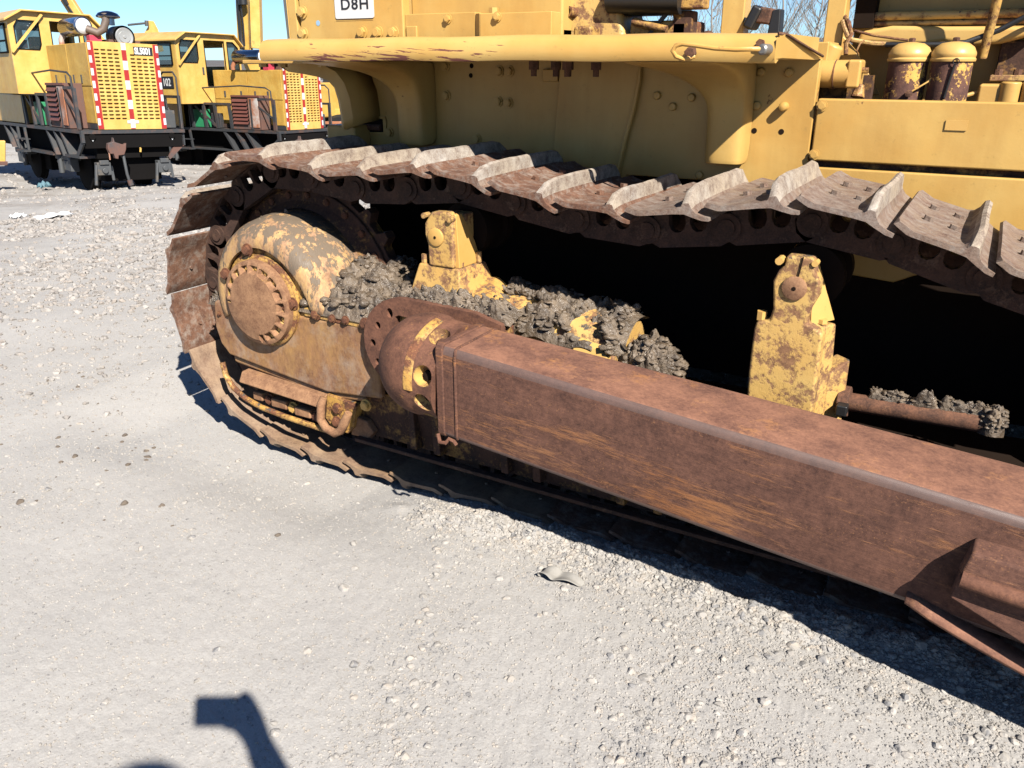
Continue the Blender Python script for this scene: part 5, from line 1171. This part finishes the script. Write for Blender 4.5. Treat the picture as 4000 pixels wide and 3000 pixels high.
w_ = Pw(1330, 530, 26.4); MB().lathe((w_[0], w_[1], w_[2]), (-.497, .868, 0), [(.2, 0), (.28, .02), (.55, .0), (.62, .08), (.62, .45), (.5, .5)], 30).build('wheel', M['black'], lo)
# rubble mound in front of it
mp = Pw(1310, 565, 22)
x = rng.normal(size=900) * .75 + mp[0]; y = rng.normal(size=900) * .55 + mp[1]; g0 = np.exp(-((x - mp[0]) / .8) ** 2 - ((y - mp[1]) / .7) ** 2)
P = np.stack([x, y, gz(x, y) + g0 * .42 * rng.uniform(.2, 1, 900)], 1)
tag(scatter('rubble_heap', B2, P, .03 + .08 * rng.uniform(0, 1, 900) ** 2, M['stone'], 0), 'low heap of broken rubble in front of the wheel loader', 'rubble', kind='stuff')
# yellow bucket lip at the extreme left edge, bottom of the locomotive
bp = Pw(5, 600, 15.5)
bu = root('bucket', 'yellow bucket edge showing at the extreme left edge below the locomotive', 'bucket', (bp[0], bp[1], float(gz(bp[0], bp[1]))))
slab(-60, 548, 22, 642, 15.6, .5).build('bucket_side', M['loco'], bu, bevel=.03)
slab(-60, 630, 30, 646, 15.5, .6).build('cutting_edge', M['loco_rust'], bu, bevel=.01)

# ---- hills, bare trees
hb_ = MB(); rows = []
rd = np.random.default_rng(5)
for k, (r0, hh) in enumerate(((120, -1.5), (150, 2.6), (210, 5.0), (330, 9.0), (420, 4))):
    rows.append([(r0 * math.cos(R(a)), r0 * math.sin(R(a)), (hh * (1 - .8 * min(1, max(0, (a - 112) / 14)) * (1 if a < 200 else max(0, 1 - (a - 200) / 20))) * (1 + .25 * float(fbm(np.array([a * .11 + k * 7.]), np.array([k * 1.7]), 3, 7)[0])) if hh > 0 else hh)) for a in np.arange(-10, 361 - 10, 2.5)])
hb_.grid(rows); ho_ = hb_.build('hills', plain('hill_brown', (.13, .115, .105), .95, scale=.05, var=.3), None); tag(ho_, kind='structure')
bark = plain('pale_bark', (.30, .27, .24), .9, scale=5)
def bare_tree(label, pos, h, seed):
    r_ = random.Random(seed); t = root('bare_tree', label, 'tree', pos, 'bare trees behind the bulldozer'); tr_ = MB(); tw = MB()
    p0 = Vector(pos); top = p0 + Vector((r_.uniform(-.4, .4), r_.uniform(-.4, .4), h))
    n_ = 14; tp_ = [p0.lerp(top, i / n_) + Vector((r_.uniform(-.08, .08), r_.uniform(-.08, .08), 0)) * (i > 0) for i in range(n_ + 1)]
    tr_.tube(tp_, .1, 7, [.13 * (h / 11) * (1 - .93 * i / n_) for i in range(n_ + 1)])
    def br(p, d, L, rr, lvl):
        k = 5; pts = [p]; 
        for i in range(k):
            d = (d + Vector((r_.uniform(-.16, .16), r_.uniform(-.16, .16), r_.uniform(-.02, .16)))).normalized(); pts.append(pts[-1] + d * L / k)
        tw.tube(pts, rr, 4, [rr * (1 - .8 * i / k) for i in range(k + 1)])
        if lvl < 3:
            for i in range(r_.randint(4, 6)):
                q = pts[r_.randint(1, k)]; dd = (d + Vector((r_.uniform(-.9, .9), r_.uniform(-.9, .9), r_.uniform(-.1, .7)))).normalized(); br(q, dd, L * r_.uniform(.35, .6), rr * .55, lvl + 1)
    for i in range(30):
        f_ = r_.uniform(.22, .98); q = p0.lerp(top, f_); a = r_.uniform(0, 6.28); br(q, Vector((math.cos(a), math.sin(a), r_.uniform(.5, 1.3))).normalized(), (1.15 - f_) * h * .36, .034 * (1.1 - f_) + .008, 1)
    tr_.build('trunk', bark, t); tw.build('crown', bark, t)
TL = ['bare slender tree in the gap left of the first cab post', 'bare tree beside the first cab post, left of the rubber mount', 'bare tree rising directly behind the rubber mount', 'bare branching tree in the middle of the sky gap between the cab posts', 'bare tree at the right of the sky gap next to the second cab post', 'low bare tree at the left side of the sky gap', 'bare tree half hidden by the second cab post']
for i, (px, D, h, sd) in enumerate(((2640, 48, 9.5, 1), (2745, 52, 9, 2), (2900, 56, 8.5, 3), (3040, 50, 9.5, 4), (3165, 46, 8.0, 5), (2985, 60, 6.5, 6), (3250, 55, 9, 7))):
    q = Pw(px, 300, D); bare_tree(TL[i], (q[0], q[1], bz - .3), h, sd)

# ---- photographer (only the shadow of the head, arm and camera falls into the picture)
def person():
    V_ = []; E_ = []; Rr = []
    def add(p, r, par=None):
        V_.append(Vector(p)); Rr.append(r if isinstance(r, tuple) else (r, r)); i = len(V_) - 1
        if par is not None: E_.append((par, i))
        return i
    F_ = Vector((-.497, .868, 0)); Rt = Vector((.868, .497, 0)); base = Vector((.395, -.505, 0)); U = Vector((0, 0, 1))
    def L_(r, f, u): return base + Rt * r + F_ * f + U * u
    pel = add(L_(0, 0, .98), (.165, .12)); sp1 = add(L_(0, .01, 1.16), (.15, .11), pel); ch = add(L_(0, .0, 1.36), (.18, .12), sp1); nk = add(L_(0, 0, 1.49), (.06, .06), ch); hd0 = add(L_(0, .02, 1.56), (.075, .085), nk); hd1 = add(L_(0, .03, 1.65), (.085, .10), hd0); hd2 = add(L_(0, .02, 1.72), (.06, .07), hd1)
    for sd in (-1, 1):
        h_ = add(L_(.10 * sd, 0, .92), .09, pel); kn = add(L_(.12 * sd, .03, .50), .06, h_); ak = add(L_(.13 * sd, 0, .09), .042, kn); ft = add(L_(.14 * sd, .15, .035), (.04, .03), ak)
    sh_ = add(L_(.17, .0, 1.42), .065, ch); el = add((.315, -.115, 1.40), .045, sh_); wr = add((.135, -.015, 1.385), .03, el); ha = add((.080, .018, 1.395), (.042, .034), wr)
    for k in range(4):
        f0 = add((.070 + .004 * k, .036 - .002 * k, 1.422 - .019 * k), .013, ha); f1 = add((.050, .044, 1.420 - .019 * k), .012, f0); add((.034, .036, 1.416 - .019 * k), .010, f1)
    t0 = add((.062, -.012, 1.38), .011, ha); add((.035, -.022, 1.378), .010, t0)
    sl = add(L_(-.17, .0, 1.42), .065, ch); e2 = add(L_(-.24, -.02, 1.14), .045, sl); w2 = add(L_(-.22, .08, .90), .03, e2); h2 = add(L_(-.215, .10, .84), (.035, .02), w2)
    for k in range(4): a1 = add(L_(-.215 + .0, .085 + .018 * k, .79), .0095, h2); add(L_(-.205, .085 + .018 * k, .755), .008, a1)
    a1 = add(L_(-.20, .14, .82), .010, h2); add(L_(-.195, .15, .79), .009, a1)
    me = bpy.data.meshes.new('person'); me.from_pydata(V_, E_, []); 
    o = bpy.data.objects.new('person', me); COL.objects.link(o)
    bm = bmesh.new(); bm.from_mesh(me); lay = bm.verts.layers.skin.verify()
    for v_, r_ in zip(bm.verts, Rr): v_[lay].radius = r_; v_[lay].use_root = False
    bm.verts.ensure_lookup_table(); bm.verts[0][lay].use_root = True; bm.to_mesh(me); bm.free()
    o.modifiers.new('skin', 'SKIN'); q = o.modifiers.new('sub', 'SUBSURF'); q.levels = 2; q.render_levels = 2
    n = NT('clothed_body'); z = n.sep(n.pos)[2]
    col = n.mix(n.ramp(z, .985, .99), (.03, .04, .08), (.08, .09, .10)); col = n.mix(n.ramp(z, 1.515, 1.52), col, (.5, .3, .22)); col = n.mix(n.ramp(z, .08, .085), (.02, .02, .02), col)
    me.materials.append(n.fin(col, .8))
    ORG[o] = Vector((0, 0, 0))
    tag(o, 'person in dark jacket holding out a small camera, seen only as a shadow', 'person')
    hr = MB().lathe(Vector((base[0] - .01, base[1], 1.665)), (0, 0, 1), [(.108, -.02), (.115, .03), (.10, .08), (.06, .115), (.005, .125)], 24, False).build('hair', plain('brown_hair', (.05, .03, .02), .8), o)
    return o
pe = person()
th = R(21.5); fwdv = Vector((-.497 * math.cos(th), .868 * math.cos(th), -math.sin(th))); rtv = Vector((.868, .497, 0)); upv = rtv.cross(fwdv)
mm = Matrix((rtv, fwdv, upv)).transposed(); cb = Vector((0, 0, 1.4)) - fwdv * .030
cam_b = MB(); cam_b.rbox(cb + rtv * .012, (.110, .030, .066), mm); cb_o = cam_b.build('compact_camera', M['black'], None, bevel=.006); tag(cb_o, 'compact black camera in the outstretched hand, seen only as a shadow', 'camera')
MB().cyl(cb + fwdv * .015, cb + fwdv * .022, .022, n=24).build('lens_ring', M['black'], cb_o)

# ================================================================== LIGHT, SKY, CAMERA
SUNV = Vector((-.6196, .4452, -.6464)); EXPO = 1.5
sd = bpy.data.lights.new('sun', 'SUN'); sd.energy = 5.0; sd.angle = R(.53); sd.color = (1, .945, .855)
so_ = bpy.data.objects.new('sun', sd); COL.objects.link(so_); so_.rotation_euler = SUNV.to_track_quat('-Z', 'Y').to_euler()
w = bpy.data.worlds.new('World'); S.world = w; w.use_nodes = True; nt = w.node_tree; nt.nodes.clear()
sk_ = nt.nodes.new('ShaderNodeTexSky'); sk_.sky_type = 'NISHITA'; sk_.sun_disc = False
el = math.asin(.6464); sk_.sun_elevation = el; sk_.sun_rotation = math.atan2(.6196, -.4452)
sk_.air_density = .8; sk_.dust_density = .2; sk_.ozone_density = 1.2; sk_.altitude = 100
bg = nt.nodes.new('ShaderNodeBackground'); bg.inputs[1].default_value = .05; wo = nt.nodes.new('ShaderNodeOutputWorld')
# thin high cloud veil
tc = nt.nodes.new('ShaderNodeTexCoord'); mp_ = nt.nodes.new('ShaderNodeMapping'); mp_.inputs['Scale'].default_value = (1.2, 1.2, 7)
nz_ = nt.nodes.new('ShaderNodeTexNoise'); nz_.inputs['Scale'].default_value = 3.2; nz_.inputs['Detail'].default_value = 7; nz_.inputs['Roughness'].default_value = .6
mr = nt.nodes.new('ShaderNodeMapRange'); mr.inputs[1].default_value = .48; mr.inputs[2].default_value = .78; mr.inputs[4].default_value = .07
mxw = nt.nodes.new('ShaderNodeMix'); mxw.data_type = 'RGBA'; mxw.inputs[7].default_value = (9, 9.5, 10, 1)
L_ = nt.links.new; L_(tc.outputs['Generated'], mp_.inputs[0]); L_(mp_.outputs[0], nz_.inputs['Vector']); L_(nz_.outputs['Fac'], mr.inputs[0]); L_(mr.outputs[0], mxw.inputs[0]); L_(sk_.outputs[0], mxw.inputs[6]); tn = nt.nodes.new('ShaderNodeVectorMath'); tn.operation = 'MULTIPLY'; tn.inputs[1].default_value = (.58, .80, 1.06); L_(mxw.outputs[2], tn.inputs[0]); L_(tn.outputs[0], bg.inputs[0]); L_(bg.outputs[0], wo.inputs[0])
cd_ = bpy.data.cameras.new('camera'); co = bpy.data.objects.new('camera', cd_); COL.objects.link(co); S.camera = co
cd_.sensor_fit = 'HORIZONTAL'; cd_.sensor_width = 36; cd_.lens = 36 * 3200 / 4000; cd_.clip_start = .02; cd_.clip_end = 2000
cm = Matrix((rtv, upv, -fwdv)).transposed().to_4x4(); cm.translation = Vector((0, 0, 1.4)); co.matrix_world = cm
S.view_settings.view_transform = 'Standard'; S.view_settings.look = 'None'; S.view_settings.gamma = 1; S.view_settings.exposure = EXPO
S.render.engine = 'CYCLES'; S.cycles.max_bounces = 6; S.cycles.diffuse_bounces = 1
